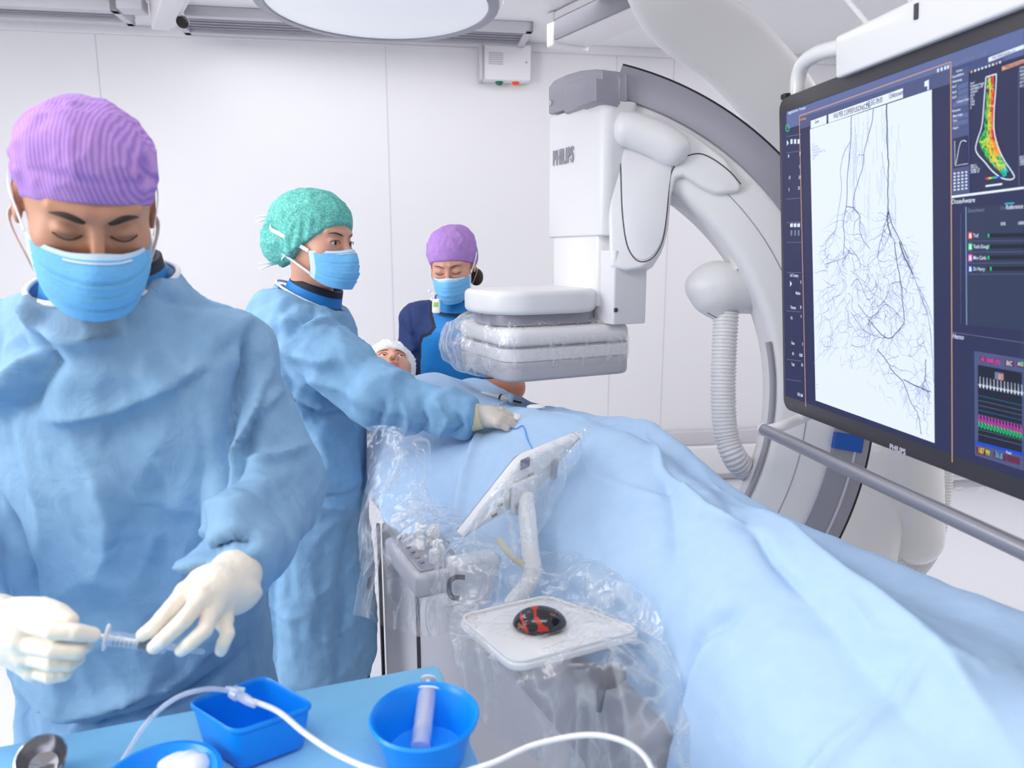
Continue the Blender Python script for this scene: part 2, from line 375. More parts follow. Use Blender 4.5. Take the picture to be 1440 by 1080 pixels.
M['hair'] = mat('dark_hair', (52, 34, 26), .6)
M['eyew'] = mat('eye_white', (226, 222, 220), .25)
M['iris'] = mat('iris_brown', (60, 38, 26), .15)
M['lips'] = mat('lips', (178, 96, 88), .45)
M['leather'] = mat('shoe_white', (225, 225, 225), .5)
def skin(name, c, c2):
    m, nt, b = newmat(name); N = nt.nodes; tc = N.new('ShaderNodeTexCoord'); n = N.new('ShaderNodeTexNoise'); n.inputs['Scale'].default_value = 22; n.inputs['Detail'].default_value = 6
    nt.links.new(tc.outputs['Object'], n.inputs['Vector']); r = N.new('ShaderNodeMix'); r.data_type = 'RGBA'; r.inputs['A'].default_value = (*s2l(c), 1); r.inputs['B'].default_value = (*s2l(c2), 1)
    nt.links.new(n.outputs['Fac'], r.inputs['Factor']); nt.links.new(r.outputs['Result'], b.inputs['Base Color'])
    b.inputs['Roughness'].default_value = .48; b.inputs['Subsurface Weight'].default_value = .12; b.inputs['Subsurface Scale'].default_value = .01; b.inputs['Subsurface Radius'].default_value = (1, .4, .2); return m
M['skinm'] = skin('skin_tanned', (204, 152, 124), (190, 134, 106))
M['skinf'] = skin('skin_light', (222, 170, 146), (208, 150, 128))
M['skinw'] = skin('skin_warm', (196, 134, 104), (180, 116, 90))
EX = np.array([1., 0, 0]); EY = np.array([0, 1., 0]); EZ = np.array([0, 0, 1.])
# ---------------------------------------------------------------- heads (local frame: face looks to -y, top +z)
def skull(P, o=0):
    d = ell(P, (0, .012, .03), (.076+o, .098+o, .09+o)); return smin(d, ell(P, (0, -.028, -.04), (.061+o, .062+o, .074+o)), .04)
def head_sdf(P, neck, eyes='open', male=True, ears=True, down=(0, 0, -1)):
    d = skull(P)
    d = smin(d, ell(P, (0, -.066, -.096), (.024, .022, .02)), .03)
    for s in (-1, 1):
        d = smin(d, ell(P, (s*.043, -.052, -.024), (.024, .026, .022)), .02)
        d = smin(d, cap(P, (s*.012, -.086, .026), (s*.046, -.07, .028), .009, .007), .014)
        d = smax(d, -ell(P, (s*.031, -.1, .004), (.02, .02, .013)), .014)
        d = smin(d, ell(P, (s*.031, -.0735, .001), (.0155, .0135, .0125)), .005)
        if eyes == 'open': d = smax(d, -ell(P, (s*.031, -.09, .0), (.0145, .02, .0052)), .002)
        if eyes == 'down': d = smax(d, -cap(P, (s*.018, -.0895, -.004), (s*.045, -.084, -.0035), .0016, .0014), .002)
        if ears:
            e = ell(P, (s*.08, .014, -.008), (.007, .019, .031)); e = smax(e, -ell(P, (s*.087, .01, -.004), (.006, .010, .019)), .005); d = smin(d, e, .008)
    n = cap(P, (0, -.086, .014), (0, -.109, -.034), .0062, .0095); n = smin(n, ell(P, (0, -.11, -.037), (.0105, .0105, .0095)), .006)
    for s in (-1, 1): n = smin(n, ell(P, (s*.0125, -.101, -.04), (.0075, .0095, .007)), .005)
    for s in (-1, 1): n = smax(n, -ell(P, (s*.0065, -.108, -.0475), (.0042, .005, .0045)), .002)
    d = smin(d, n, .009)
    d = smin(d, cap(P, (-.012, -.094, -.0655), (.012, -.094, -.0655), .0052, .0052), .008)
    d = smin(d, cap(P, (-.011, -.093, -.0765), (.011, -.093, -.0765), .0062, .0062), .007)
    d = smax(d, -cap(P, (-.023, -.0985, -.0708), (.023, -.0985, -.0708), .0013, .0013), .003)
    rn = .056 if male else .048
    a = np.array((0, .022, -.07)); nb = np.array(neck); d = smin(d, cap(P, a, nb, rn, rn*1.12), .03)
    dr = np.array(down); e = nb+dr*.06; d = smin(d, cap(P, nb, e, rn*1.12, rn*1.45), .04)
    return d
def LW(R, o, V): return np.asarray(V)@R.T+o
def frow(R, o, pts): return [LW(R, o, p) for p in pts]
def add_head(root, o, R, neckw, sk, eyes='open', male=True, gaze=(0, 0), brow=1.0, hairside=False, lips=False):
    o = np.array(o); neck = R.T@(np.array(neckw)-o)
    dn = R.T@np.array((0, .2, -1.)); f = lambda P: head_sdf(P, neck, eyes, male, down=dn)
    lo = np.minimum((-.1, -.13, -.17), neck-.12); hi = np.maximum((.1, .13, .13), neck+.12)
    V, F = net(f, lo, hi, .0026, 1)
    mi = np.zeros(len(F), int); mats = [sk]
    if lips:
        c = V[F].mean(1); z = c[:, 2]; x = c[:, 0]; top = -.0625-.0022*np.abs(x/.02)**2+.0012*np.cos(x*260); bot = -.083+np.abs(x/.024)**2*.009
        mi[(np.abs(x) < .023) & (c[:, 1] < -.088) & (z < top) & (z > bot)] = 1; mats.append(M['lips'])
    b = mk('body', LW(R, o, V), F, mats, root, midx=mi)
    for s in (-1, 1):
        if eyes == 'open':
            th = np.linspace(0, PI, 13); ph = np.linspace(0, 2*PI, 20, endpoint=False)
            c = np.array((s*.031, -.0735, .0)); r = .0122; g = np.array((gaze[0], -1, gaze[1])); g /= np.linalg.norm(g); a1 = np.cross(g, EZ); a1 /= np.linalg.norm(a1); a2 = np.cross(g, a1)
            V = np.array([c+r*(g*math.cos(t)+a1*math.sin(t)*math.cos(p)+a2*math.sin(t)*math.sin(p)) for t in th for p in ph])
            F = [(i*20+j, i*20+(j+1) % 20, (i+1)*20+(j+1) % 20, (i+1)*20+j) for i in range(12) for j in range(20)]
            mi = [1 if i < 2 else 0 for i in range(12) for j in range(20)]
            mk('eye', LW(R, o, V), F, [M['eyew'], M['iris']], root, midx=mi)
            P = [(s*.0155, -.0875, -.001), (s*.023, -.0905, .0048), (s*.031, -.0915, .0062), (s*.039, -.088, .0048), (s*.0475, -.081, .0005)]
            tube('eyelashes', frow(R, o, P), .0011, M['hair'], root, 6, 14)
        else:
            P = [(s*.016, -.0865, -.003), (s*.024, -.0895, -.0065), (s*.032, -.0895, -.0075), (s*.040, -.0865, -.006), (s*.0475, -.081, -.002)]
            tube('eyelashes', frow(R, o, P), .0013, M['hair'], root, 6, 14)
        # brow: flat tapering strip hugging the brow ridge
        P = []
        for t in np.linspace(0, 1, 9):
            x = s*(.0125+.037*t); z = .0185+.0085*math.sin(t*2.2)*brow-.004*t; P.append((x, z))
        out = []
        for x, z in P:
            y = -.125
            for _ in range(40):
                dd = f(np.array([[x, y, z]]))[0]
                if dd < .0002: break
                y += dd*.8
            out.append(LW(R, o, (x, y, z)))
        tube('eyebrow', out, np.array([.0016, .003, .0034, .0033, .003, .0026, .002, .0014, .0006])*(1.5 if male else .62), M['hair'], root, 8, None, sx=.8, sy=1)
    return b
def surf(f, c, d, rmax=.3, off=0):
    t = rmax; c = np.array(c); d = np.array(d)/np.linalg.norm(d)
    for _ in range(80):
        v = f((c+d*t)[None])[0]
        if v < .0003: break
        t -= v*.7
    return c+d*(t+off)
def cap_sdf(P, spec):
    d = skull(P, spec.get('off', .009))
    for c, r in spec['lobes']: d = smin(d, ell(P, c, r), .035)
    if spec.get('ears'):
        for s in (-1, 1): d = smin(d, ell(P, (s*.078, .016, -.004), (.02, .034, .042)), .02)
    zf, yf, sl, xs = spec['rim']       # rim plane: z > zf + (y-yf)*sl + x*xs
    d = smax(d, (zf+(P[:, 1]-yf)*sl+P[:, 0]*xs-P[:, 2])/math.sqrt(1+sl*sl), .004)
    return d
def add_cap(root, o, R, spec, m, name='surgical_cap'):
    V, F = net(lambda P: cap_sdf(P, spec), (-.15, -.15, -.13), (.15, .2, .2), .0034, 2)
    N = vnormals(V, F); zf, yf, sl, xs = spec['rim']
    h = V[:, 2]-(zf+(V[:, 1]-yf)*sl+V[:, 0]*xs)
    th = np.arctan2(V[:, 0], -V[:, 1]); amp = spec.get('pleat', .003)
    q = V+.02*np.stack([perlin(V, 12, 1), perlin(V, 12, 2), perlin(V, 12, 3)], 1)
    d = amp*(np.sin(th*spec.get('np', 17)+3*perlin(V, 16, 5))*np.exp(-((h-.03)/.03)**2))*np.clip(np.abs(th)-.5, 0, 1)
    d += spec.get('crumple', .004)*np.clip(ridged(q, 19, 2)-.25, -1, 1)*np.clip(h/.04, 0, 1)
    d += spec.get('crumple', .004)*.45*ridged(q, 44, 3)*np.clip(h/.04, 0, 1)
    d += spec.get('bands', 0)*np.exp(-((h-.028-.012*np.abs(th))/.006)**2)*-1
    V = V+N*d[:, None]
    return mk(name, LW(R, np.array(o), V), F, m, root)
def add_mask(root, o, R, straps, capf, tilt=0):
    nu, nv = 41, 33; V = []
    for j in range(nv):
        v = j/(nv-1)
        for i in range(nu):
            u = -1+2*i/(nu-1)
            zt = -.018-.007*abs(u)+.006*math.exp(-(u/.25)**2); zb = -.118+.030*abs(u)**3.2
            z = zt+(zb-zt)*v
            rx = .078-.002*v-.007*v*v; ry = .104+.020*math.sin(min(1, v*1.15)*PI*.62)-.028*max(0, v-.62)**1.3*2.2
            th = u*1.28; s = math.sin(th); c = math.cos(th)
            nose = .013*math.exp(-(u/.26)**2)*math.exp(-((v-.22)/.3)**2)
            pl = 0
            for p in (.36, .56, .76):
                q = (v-p)/.045
                if -1 < q < 0: pl -= .0040*(1+q)*(1-abs(u)**4)
                elif q >= 0: pl += .0030*math.exp(-q*1.2)*(1-abs(u)**4)
            r = pl+nose
            V.append((s*(rx+r), -.004-c*(ry+r), z))
    V = np.array(V); V[:, 2] += 0; V += .0012*perlin(V, 40, 2)[:, None]*np.array([0, 1, .4])
    F = [(j*nu+i, j*nu+i+1, (j+1)*nu+i+1, (j+1)*nu+i) for j in range(nv-1) for i in range(nu-1)]
    mi = [1 if (j < 2 or i < 2 or i > nu-4) else 0 for j in range(nv-1) for i in range(nu-1)]
    m = mk('surgical_mask', LW(R, np.array(o), V), F, [M['mask'], M['maskw']], root, midx=mi)
    W3 = V.reshape(nv, nu, 3)
    tube('nose_wire', [LW(R, np.array(o), W3[3, i]+(0, -.001, 0)) for i in range(12, 29)], .0012, M['strap'], root, 6)
    for side in (0, nu-1):
        sg = -1 if side == 0 else 1
        for jj, P in ((0, straps[0]), (nv-4, straps[1])):
            pts = [W3[jj, side]]
            for d in P:
                d = (d[0]*sg, d[1], d[2]); pts.append(surf(capf, (0, .01, .0), d, .3, .004))
            pts = spline(frow(R, np.array(o), pts), 26); ribbon('mask_strap', pts, R, np.array(o), .0048, M['strap'], root)
    return m
def ribbon(name, P, R, o, wd, m, root):
    P = np.array(P); T = np.gradient(P, axis=0); T /= np.linalg.norm(T, axis=1)[:, None]; n = P-o; n /= np.linalg.norm(n, axis=1)[:, None]; B = np.cross(T, n); B /= np.linalg.norm(B, axis=1)[:, None]
    V = np.vstack([P-B*wd, P+B*wd, P+B*wd+n*.0012, P-B*wd+n*.0012]); k = len(P); F = []
    for i in range(k-1):
        for a in range(4): F.append((a*k+i, ((a+1) % 4)*k+i, ((a+1) % 4)*k+i+1, a*k+i+1))
    F += [(0, k, 2*k, 3*k), (k-1, 4*k-1, 3*k-1, 2*k-1)]
    return mk(name, V, F, m, root, smooth=False)
def gown_mesh(name, f, lo, hi, h, m, root, folds=(), amp=.006, s=9, stretch=(1, 1, .55), seed=0, relax=2, fold_axes=(0, 2), front=(0, -1, 0), fine=.0015):
    V, F = net(f, lo, hi, h, relax); N = vnormals(V, F)
    Q = V*np.array(stretch); Q = Q+.035*np.stack([perlin(V, 6, seed+1), perlin(V, 6, seed+2), perlin(V, 6, seed+3)], 1)
    d = amp*(np.clip(ridged(Q, s, seed), -.6, 1)-.3)+fine*ridged(Q, s*3.1, seed+5)+amp*.8*sharp(Q*np.array((1, 1, 1.6)), s*.8, seed+8)-amp*.8*sharp(Q*np.array((1.5, 1, .8)), s*.7, seed+9)+amp*.3*sharp(Q, s*2, seed+4)
    V = V+N*d[:, None]
    if folds: V = V+N*creases(V, N, folds, fold_axes, front)[:, None]
    return mk(name, V, F, m, root)
def glove(name, f, lo, hi, m, root, h=.0017, cuff=None):
    V, F = net(f, lo, hi, h, 1); N = vnormals(V, F); V = V+N*(.0005*ridged(V, 90, 4))[:, None]
    return mk(name, V, F, m, root)
def chain(P, pts, rs, k=.003):
    d = None
    for i in range(len(pts)-1):
        c = cap(P, pts[i], pts[i+1], rs[i], rs[i+1]); d = c if d is None else np.minimum(d, c)
    return d
HEAD_DROP = np.array((0, .035, -.16))

# ================================================================ PERSON 1: man preparing a syringe
HM = W(124, 287, .99)
m1 = thing('person', 'man in purple cap and blue gown with bowed head, filling a syringe', 'person', (HM[0], 1.12, 0))
R = R3(.5, .03, .60)
neck1 = np.array((HM[0]-.050, 1.10, 1.515))
add_head(m1, HM, R, neck1, M['skinm'], eyes='down', male=True, brow=1)
sp1 = dict(off=.002, lobes=[((.002, -.005, .072), (.069, .076, .060)), ((0, .05, .02), (.045, .05, .05))], rim=(.042, -.09, -.42, 0), np=13, pleat=.003, crumple=.0055, bands=.0022)
add_cap(m1, HM, R, sp1, M['purple'])
capf1 = lambda P: np.minimum(cap_sdf(P, sp1), head_sdf(P, (0, .03, -.2)))
add_mask(m1, HM, R, ([(1, .1, .25), (.8, .7, .6), (.1, 1, .6)], [(1, .1, -.35), (.9, .7, -.5), (.1, 1, -.5)]), capf1)
# trunk, gown
sh = W(312, 505, 1.14); el = W(372, 688, 1.10); wr = W(328, 815, .86)
shR = W(-120, 510, 1.14); elR = W(-150, 740, 1.07); wrR = W(-38, 880, .84)
XC = HM[0]+.0
def trunk1(P, o=0):
    d = cap(P, (XC-.045, 1.13, 1.26), (XC-.075, 1.15, .95), .205+o, .215+o, (1, .62, 1))
    d = smin(d, cap(P, (XC-.075, 1.15, .95), (XC-.075, 1.16, .42), .205+o, .235+o, (1, .68, 1)), .05)
    d = smin(d, cap(P, shR+(.05, 0, .0), sh-(.05, 0, .0), .082+o, .082+o, (1, .95, 1)), .07)
    d = smin(d, cap(P, neck1-(0, 0, .0), neck1-(0, -.02, .12), .106+o, .145+o), .04)
    for q in (sh, shR): d = smin(d, cap(P, neck1-(0, -.01, .08), q+(0, 0, -.005), .06+o, .075+o), .04)
    return d
def gown1(P):
    d = trunk1(P)
    for a, b, c in ((sh, el, wr), (shR, elR, wrR)):
        arm = smin(cap(P, a, b, .082, .076), cap(P, b, c, .074, .049), .03)
        d = smin(d, arm, .018)
    d = smax(d, -cap(P, neck1+(0, 0, .1), neck1-(0, 0, .03), .097, .097), .01)
    d = smax(d, np.where(np.abs(P[:, 0]-neck1[0]) < .2, P[:, 2]-(neck1[2]-.002+.30*(P[:, 1]-neck1[1])), -1), .006)
    d = smax(d, .3-P[:, 2], .01)
    e = (wr-el)/np.linalg.norm(wr-el); er = (wrR-elR)/np.linalg.norm(wrR-elR)
    d = smax(d, np.where(n2(P-wr) < .12, (P-wr)@e+.016, -1), .004); d = smax(d, np.where(n2(P-wrR) < .12, (P-wrR)@er, -1), .004)
    return d
def wl(pts, Y=1.03): return [W(x, y, Y) for x, y in pts]
F1 = [(wl([(40, 400), (75, 455), (130, 478), (190, 470)]), .016, .016), (wl([(60, 425), (110, 500), (60, 560), (-10, 600)]), -.014, .022),
      (wl([(100, 480), (60, 520), (-20, 590)]), .02, .022), (wl([(60, 585), (180, 565), (250, 535), (310, 505)]), .011, .02), (wl([(240, 555), (290, 520), (318, 470)]), -.010, .016),
      (wl([(212, 420), (262, 432), (305, 434)]), -.007, .01), (wl([(325, 450), (332, 520), (322, 590), (312, 660)]), -.022, .014), (wl([(330, 420), (350, 520), (330, 640)]), .014, .016),
      (wl([(312, 600), (306, 700), (308, 800), (296, 870)]), -.018, .014), (wl([(355, 560), (345, 640), (320, 700)]), -.014, .014), (wl([(322, 690), (360, 678), (412, 668)]), .016, .014),
      (wl([(318, 718), (355, 705), (420, 690)]), -.016, .012), (wl([(310, 745), (350, 722), (385, 730), (405, 718)]), .016, .012), (wl([(320, 780), (355, 760), (400, 770)]), -.013, .012),
      (wl([(0, 960), (120, 985), (240, 960), (330, 900)]), .012, .014), (wl([(0, 1000), (140, 1012), (260, 985), (330, 940)]), -.012, .014), (wl([(150, 1000), (250, 950), (320, 915)]), -.008, .012),
      (wl([(-20, 690), (40, 800), (60, 900)]), -.012, .02), (wl([(330, 640), (375, 650), (420, 640)]), .012, .010), (wl([(340, 740), (380, 700), (424, 700)]), -.012, .009), (wl([(300, 765), (330, 752), (372, 752), (395, 765)]), -.013, .009), (wl([(345, 600), (372, 560), (365, 510)]), .009, .010), (wl([(312, 650), (340, 610), (350, 560)]), .010, .009), (wl([(320, 400), (318, 470), (326, 540)]), .008, .012), (wl([(20, 470), (60, 490), (100, 480)]), -.008, .012), (wl([(200, 470), (215, 520), (260, 560)]), .005, .02), (wl([(150, 640), (170, 720), (160, 800)]), .006, .03), (wl([(230, 640), (240, 740), (225, 850)]), -.006, .03)]
gown_mesh('surgical_gown', gown1, (XC-.72, .78, .28), (XC+.42, 1.5, 1.58), .0064, M['gown'], m1, [(p, a*1.9, w_*.75) for p, a, w_ in F1], amp=.011, s=7, stretch=(1, 1, .6), seed=1)
# neckline binding and collar of the lead apron under it
nk = []
for a in np.linspace(-PI, PI, 40, endpoint=False):
    t = np.array((math.sin(a)*.103, -math.cos(a)*.103, .000-.30*.103*math.cos(a)))
    nk.append(neck1+t-(0, 0, .004))
nk.append(nk[0]); tube('neck_binding', nk, .0042, M['piping'], m1, 8)
def collar(root, c, rx, ry, h, tilt, m_in=None, band=None, flare=.01, name='apron_collar'):
    V = []; F = []; n = 44; rows = [0, .12, .3, .7, .88, 1.0, 1.0, 0]; mi = []
    for k, r in enumerate(rows):
        ins = .006 if k > 5 else 0
        for j in range(n):
            a = j*2*PI/n; V.append(c+np.array((math.sin(a)*(rx+flare*(1-r)-ins), -math.cos(a)*(ry+flare*(1-r)-ins), h*r-tilt*math.cos(a)*1.0)))
    for k in range(len(rows)-1):
        for j in range(n):
            F.append((k*n+j, k*n+(j+1) % n, (k+1)*n+(j+1) % n, (k+1)*n+j)); mi.append(1 if 1 <= k <= 2 else 0)
    return mk(name, V, F, [M['navyd'], M['cyan']], root, midx=mi)
collar(m1, neck1-(0, 0, .03), .082, .080, .055, .022)
# gloved hands. his left (picture right): palm down, fingers steadying the barrel
def HP(x, y, Y): return W(x, y, Y)
wl_, kn = HP(332, 806, .865), [HP(262, 832, .80), HP(283, 842, .79), HP(299, 856, .795), HP(314, 872, .81)]
fing = [[kn[0], HP(238, 858, .775), HP(216, 882, .768), HP(201, 893, .77)], [kn[1], HP(259, 872, .758), HP(232, 897, .752), HP(217, 910, .76)],
        [kn[2], HP(288, 886, .762), HP(268, 904, .755), HP(255, 914, .762)], [kn[3], HP(320, 892, .79), HP(314, 905, .785), HP(311, 915, .788)]]
th = [HP(296, 838, .835), HP(250, 868, .825), HP(222, 886, .81), HP(206, 897, .795)]
def handL(P):
    d = cap(P, wl_, (wl_+kn[1])/2, .0265, .027, None)
    mid = (kn[0]+kn[3])/2; d = smin(d, cap(P, HP(296, 824, .83), kn[1], .024, .0135), .012)
    d = smin(d, cap(P, HP(282, 825, .825), kn[0], .02, .0125), .012); d = smin(d, cap(P, HP(305, 832, .83), kn[3], .022, .012), .012); d = smin(d, cap(P, HP(300, 828, .83), kn[2], .022, .012), .012)
    for f, r in zip(fing, ((.0108, .0094, .0086, .0076), (.0108, .0094, .0088, .0078), (.0104, .009, .0084, .0076), (.0094, .0082, .0078, .007))):
        d = smin(d, chain(P, f, r), .005)
    d = smin(d, chain(P, th, (.017, .0125, .011, .009)), .006)
    d = smin(d, cap(P, wl_+(wr-wl_)*.3, wr+(wr-wl_)*.5, .033, .041), .010)
    return d
a = np.array([wl_, wr, *sum(fing, []), *th]); glove('glove', handL, a.min(0)-.05, a.max(0)+.05, M['latex'], m1)
# his right (picture left): fingers curled round the plunger end
w2 = HP(-10, 876, .83)
k2 = [HP(34, 874, .775), HP(30, 898, .768), HP(36, 922, .772), HP(48, 942, .782)]
f2 = [[k2[0]+(0, 0, 0), HP(76, 887, .745), HP(108, 889, .748), HP(130, 893, .758)], [k2[1]+(.006, 0, -.006), HP(76, 914, .742), HP(108, 916, .748), HP(120, 910, .768)],
      [k2[2]+(.004, 0, 0), HP(74, 933, .752), HP(98, 933, .756), HP(110, 926, .775)], [k2[3], HP(72, 951, .765), HP(90, 948, .768), HP(97, 940, .785)]]
t2 = [HP(22, 862, .80), HP(60, 857, .785), HP(82, 864, .775), HP(98, 873, .768)]
def handR(P):
    d = cap(P, w2, HP(22, 890, .80), .032, .03)
    for k in k2: d = smin(d, cap(P, HP(12, 892, .81), k, .026, .0135), .014)
    d = smin(d, cap(P, HP(60, 915, .80), HP(75, 930, .80), .022, .016), .012)
    for f, r in zip(f2, ((.0112, .0102, .0094, .0084), (.011, .0098, .0092, .008), (.0106, .0094, .0088, .0078), (.0096, .0086, .008, .007))): d = smin(d, chain(P, f, r), .0045)
    d = smin(d, chain(P, t2, (.019, .0145, .0125, .0098)), .007)
    d = smin(d, cap(P, w2, wrR, .033, .039), .012)
    return d
a = np.array([w2, wrR, *sum(f2, []), *t2]); glove('glove', handR, a.min(0)-.05, a.max(0)+.05, M['latex'], m1)
# legs and shoes under the gown
def legs(root, x, y, top, m, dx=.09, foot=M['leather']):
    for s in (-1, 1):
        P = [(x+s*dx, y, top), (x+s*dx*1.05, y-.01, .5), (x+s*dx*1.1, y+.01, .08)]
        tube('trouser_leg', P, np.array([.1, .095, .09, .085, .08, .075, .072, .07]), m, root, 16, 8)
        V, F = net(lambda P: smax(smin(ell(P, (x+s*dx*1.1, y, .045), (.045, .06, .05)), ell(P, (x+s*dx*1.2, y-.12, .03), (.05, .11, .04)), .03), -P[:, 2]+.002, .004), (x+s*dx-.1, y-.3, -.01), (x+s*dx+.12, y+.12, .12), .008)
        mk('shoe', V, F, foot, root)
legs(m1, XC, 1.16, .6, M['navy'])
# syringe in his hands
sy = thing('syringe', 'clear syringe with dark stopper held between two gloved hands', 'syringe', W(170, 901, .772))
A0 = W(128, 893, .768); A1 = W(262, 913, .785); ax = (A1-A0)/np.linalg.norm(A1-A0); L0 = np.linalg.norm(A1-A0)
clear = film('clear_plastic', .22, .12, (225, 235, 248), 10, 0)
pos = lambda x: A0+ax*L0*(x-128)/(262-128)
lathe('barrel', [(.0085, 0), (.0088, .001), (.0088, L0*.62), (.004, L0*.645), (.0035, L0*.7), (.002, L0*.72)], pos(150), clear, sy, axis=ax, sides=28)
lathe('finger_flange', [(.002, 0), (.0165, 0), (.017, .001), (.0165, .002), (.002, .002)], pos(148), M['strap'], sy, axis=ax, sides=28, sq=(1, .55), xref=(0, 0, 1))
lathe('plunger', [(.0095, 0), (.0095, .0015), (.003, .002), (.003, L0*.5)], pos(128), M['strap'], sy, axis=ax, sides=14)
lathe('stopper', [(.0076, 0), (.008, .001), (.008, .008), (.003, .0115)], pos(196), M['black'], sy, axis=ax, sides=24)
lathe('needle_cap', [(.003, 0), (.004, .003), (.0032, .04), (.002, .042)], pos(236), clear, sy, axis=ax, sides=14)
gx = np.array(ax); gu = np.cross(gx, np.array([0, 1, 0])); gu = gu if gu[2] > 0 else -gu; gy = np.cross(gu, gx)
for i, xx in enumerate((164, 170, 176, 182, 188)):
    c = pos(xx); tube('graduation_mark', [c+(-EY*math.cos(t)+gu*math.sin(t))*.00895 for t in np.linspace(-.5, .5, 6)], .00035, M['black'], sy, 4)
# ================================================================ PERSON 2: woman in green cap reaching over the patient
H2 = W(446, 340, 1.93)
p2 = thing('person', 'woman in green cap and blue gown reaching over the patient', 'person', (H2[0], 1.98, 0))
R2 = R3(.06, .05, 1.14)
neck2 = W(437, 411, 1.965)
add_head(p2, H2, R2, neck2-(0, 0, .02), M['skinf'], eyes='open', male=False, gaze=(.1, -.05))
sp2 = dict(lobes=[((0, .03, .07), (.078, .1, .055)), ((0, .10, .02), (.062, .058, .062)), ((0, .125, -.02), (.05, .045, .05))], rim=(.05, -.09, -.86, 0), ears=1, np=21, pleat=.003, crumple=.005)
add_cap(p2, H2, R2, sp2, M['green'])
capf2 = lambda P: np.minimum(cap_sdf(P, sp2), head_sdf(P, (0, .03, -.2), male=False))
add_mask(p2, H2, R2, ([(1, .25, .10), (.9, 1, .32), (.05, 1, .46)], [(1, .35, -.7), (.8, .9, -.65), (.05, 1, -.6)]), capf2)
for dz, k in ((.055, 1), (-.075, 1)):   # loose bows of the mask ties behind the cap
    c = LW(R2, H2, surf(capf2, (0, .01, 0), (0, 1, dz*7), .3, .004))
    for s in (-1, 1):
        tube('tie_bow', [c, c+(-.018, -.01, .004*s), c+(-.036, -.012, -.004+.007*s), c+(-.044, 0, -.004+.004*s)], np.array([.002, .004, .0055, .006, .005, .004, .0035, .002]), M['strap'], p2, 8, 8, sx=1, sy=.45)
sh2r = W(408, 470, 1.86); el2r = W(535, 560, 1.76); wr2r = W(664, 588, 1.74)
sh2l = W(456, 452, 2.12); el2l = W(480, 560, 2.2); wr2l = W(560, 590, 2.12)
X2 = W(428, 600, 1.98)[0]
def gown2(P):
    d = cap(P, (X2+.02, 1.99, 1.25), (X2, 1.98, .95), .135, .15, (1, 1.05, 1))
    d = smin(d, cap(P, (X2, 1.98, .95), (X2-.005, 1.97, .40), .162, .185, (1, 1.1, 1)), .06)
    d = smin(d, cap(P, sh2r, sh2l, .085, .07), .06)
    d = smin(d, cap(P, sh2r+(-.04, .03, .03), sh2r+(-.02, .06, -.12), .085, .1), .06)
    d = smin(d, cap(P, neck2-(0, 0, .0), neck2-(.01, 0, .12), .092, .13), .04)
    d = smin(d, smin(cap(P, sh2r, el2r, .094, .078), cap(P, el2r, wr2r, .076, .05), .03), .025)
    d = smin(d, smin(cap(P, sh2l, el2l, .075, .065), cap(P, el2l, wr2l, .06, .045), .03), .02)
    d = smax(d, np.where(np.abs(P[:, 0]-neck2[0]) < .13, P[:, 2]-(neck2[2]-.014-.5*(P[:, 0]-neck2[0])), -1), .006)
    d = smax(d, -cap(P, neck2+(0, 0, .1), neck2-(0, 0, .04), .084, .084), .006); d = smax(d, .27-P[:, 2], .01)
    for e, w_ in ((el2r, wr2r), (el2l, wr2l)):
        ax_ = (w_-e)/np.linalg.norm(w_-e); d = smax(d, np.where(n2(P-w_) < .12, (P-w_)@ax_, -1), .004)
    return d
def wl2(p, Y=1.85): return [W(x, y, Y) for x, y in p]
F2 = [(wl2([(372, 500), (400, 555), (450, 585), (520, 590)]), -.022, .018), (wl2([(395, 470), (430, 490), (470, 500), (500, 498)]), .018, .018), (wl2([(400, 440), (440, 455), (480, 445)]), .014, .012),
      (wl2([(420, 470), (450, 440), (440, 420)]), -.012, .01), (wl2([(430, 510), (455, 550), (470, 580)]), -.012, .012), (wl2([(440, 520), (500, 530), (560, 560)]), .014, .018), (wl2([(560, 540), (550, 570), (540, 600)]), -.012, .01),
      (wl2([(575, 540), (590, 570), (575, 600)]), .012, .01), (wl2([(600, 545), (610, 575), (595, 605)]), -.012, .01), (wl2([(620, 545), (640, 570), (620, 600)]), .012, .009), (wl2([(640, 600), (655, 580), (650, 560)]), -.012, .008),
      (wl2([(385, 560), (420, 590), (400, 640)]), -.014, .014), (wl2([(400, 580), (400, 660), (380, 720)]), .01, .02), (wl2([(400, 700), (440, 688), (500, 700)]), -.012, .012), (wl2([(405, 712), (450, 705), (498, 722)]), .012, .014),
      (wl2([(500, 720), (485, 800), (480, 960)]), -.014, .02), (wl2([(410, 720), (390, 820), (400, 960)]), -.012, .022), (wl2([(360, 480), (372, 520), (360, 560)]), -.014, .014), (wl2([(440, 600), (460, 640), (480, 690)]), .008, .02)]
gown_mesh('surgical_gown', gown2, (X2-.34, 1.6, .25), (X2+.62, 2.4, 1.56), .0085, M['gown2'], p2, [(p, a*1.5, w_*.85) for p, a, w_ in F2], amp=.009, s=8, seed=11, stretch=(1, 1, .7))
c2 = neck2-(0, 0, .012); V = []; 
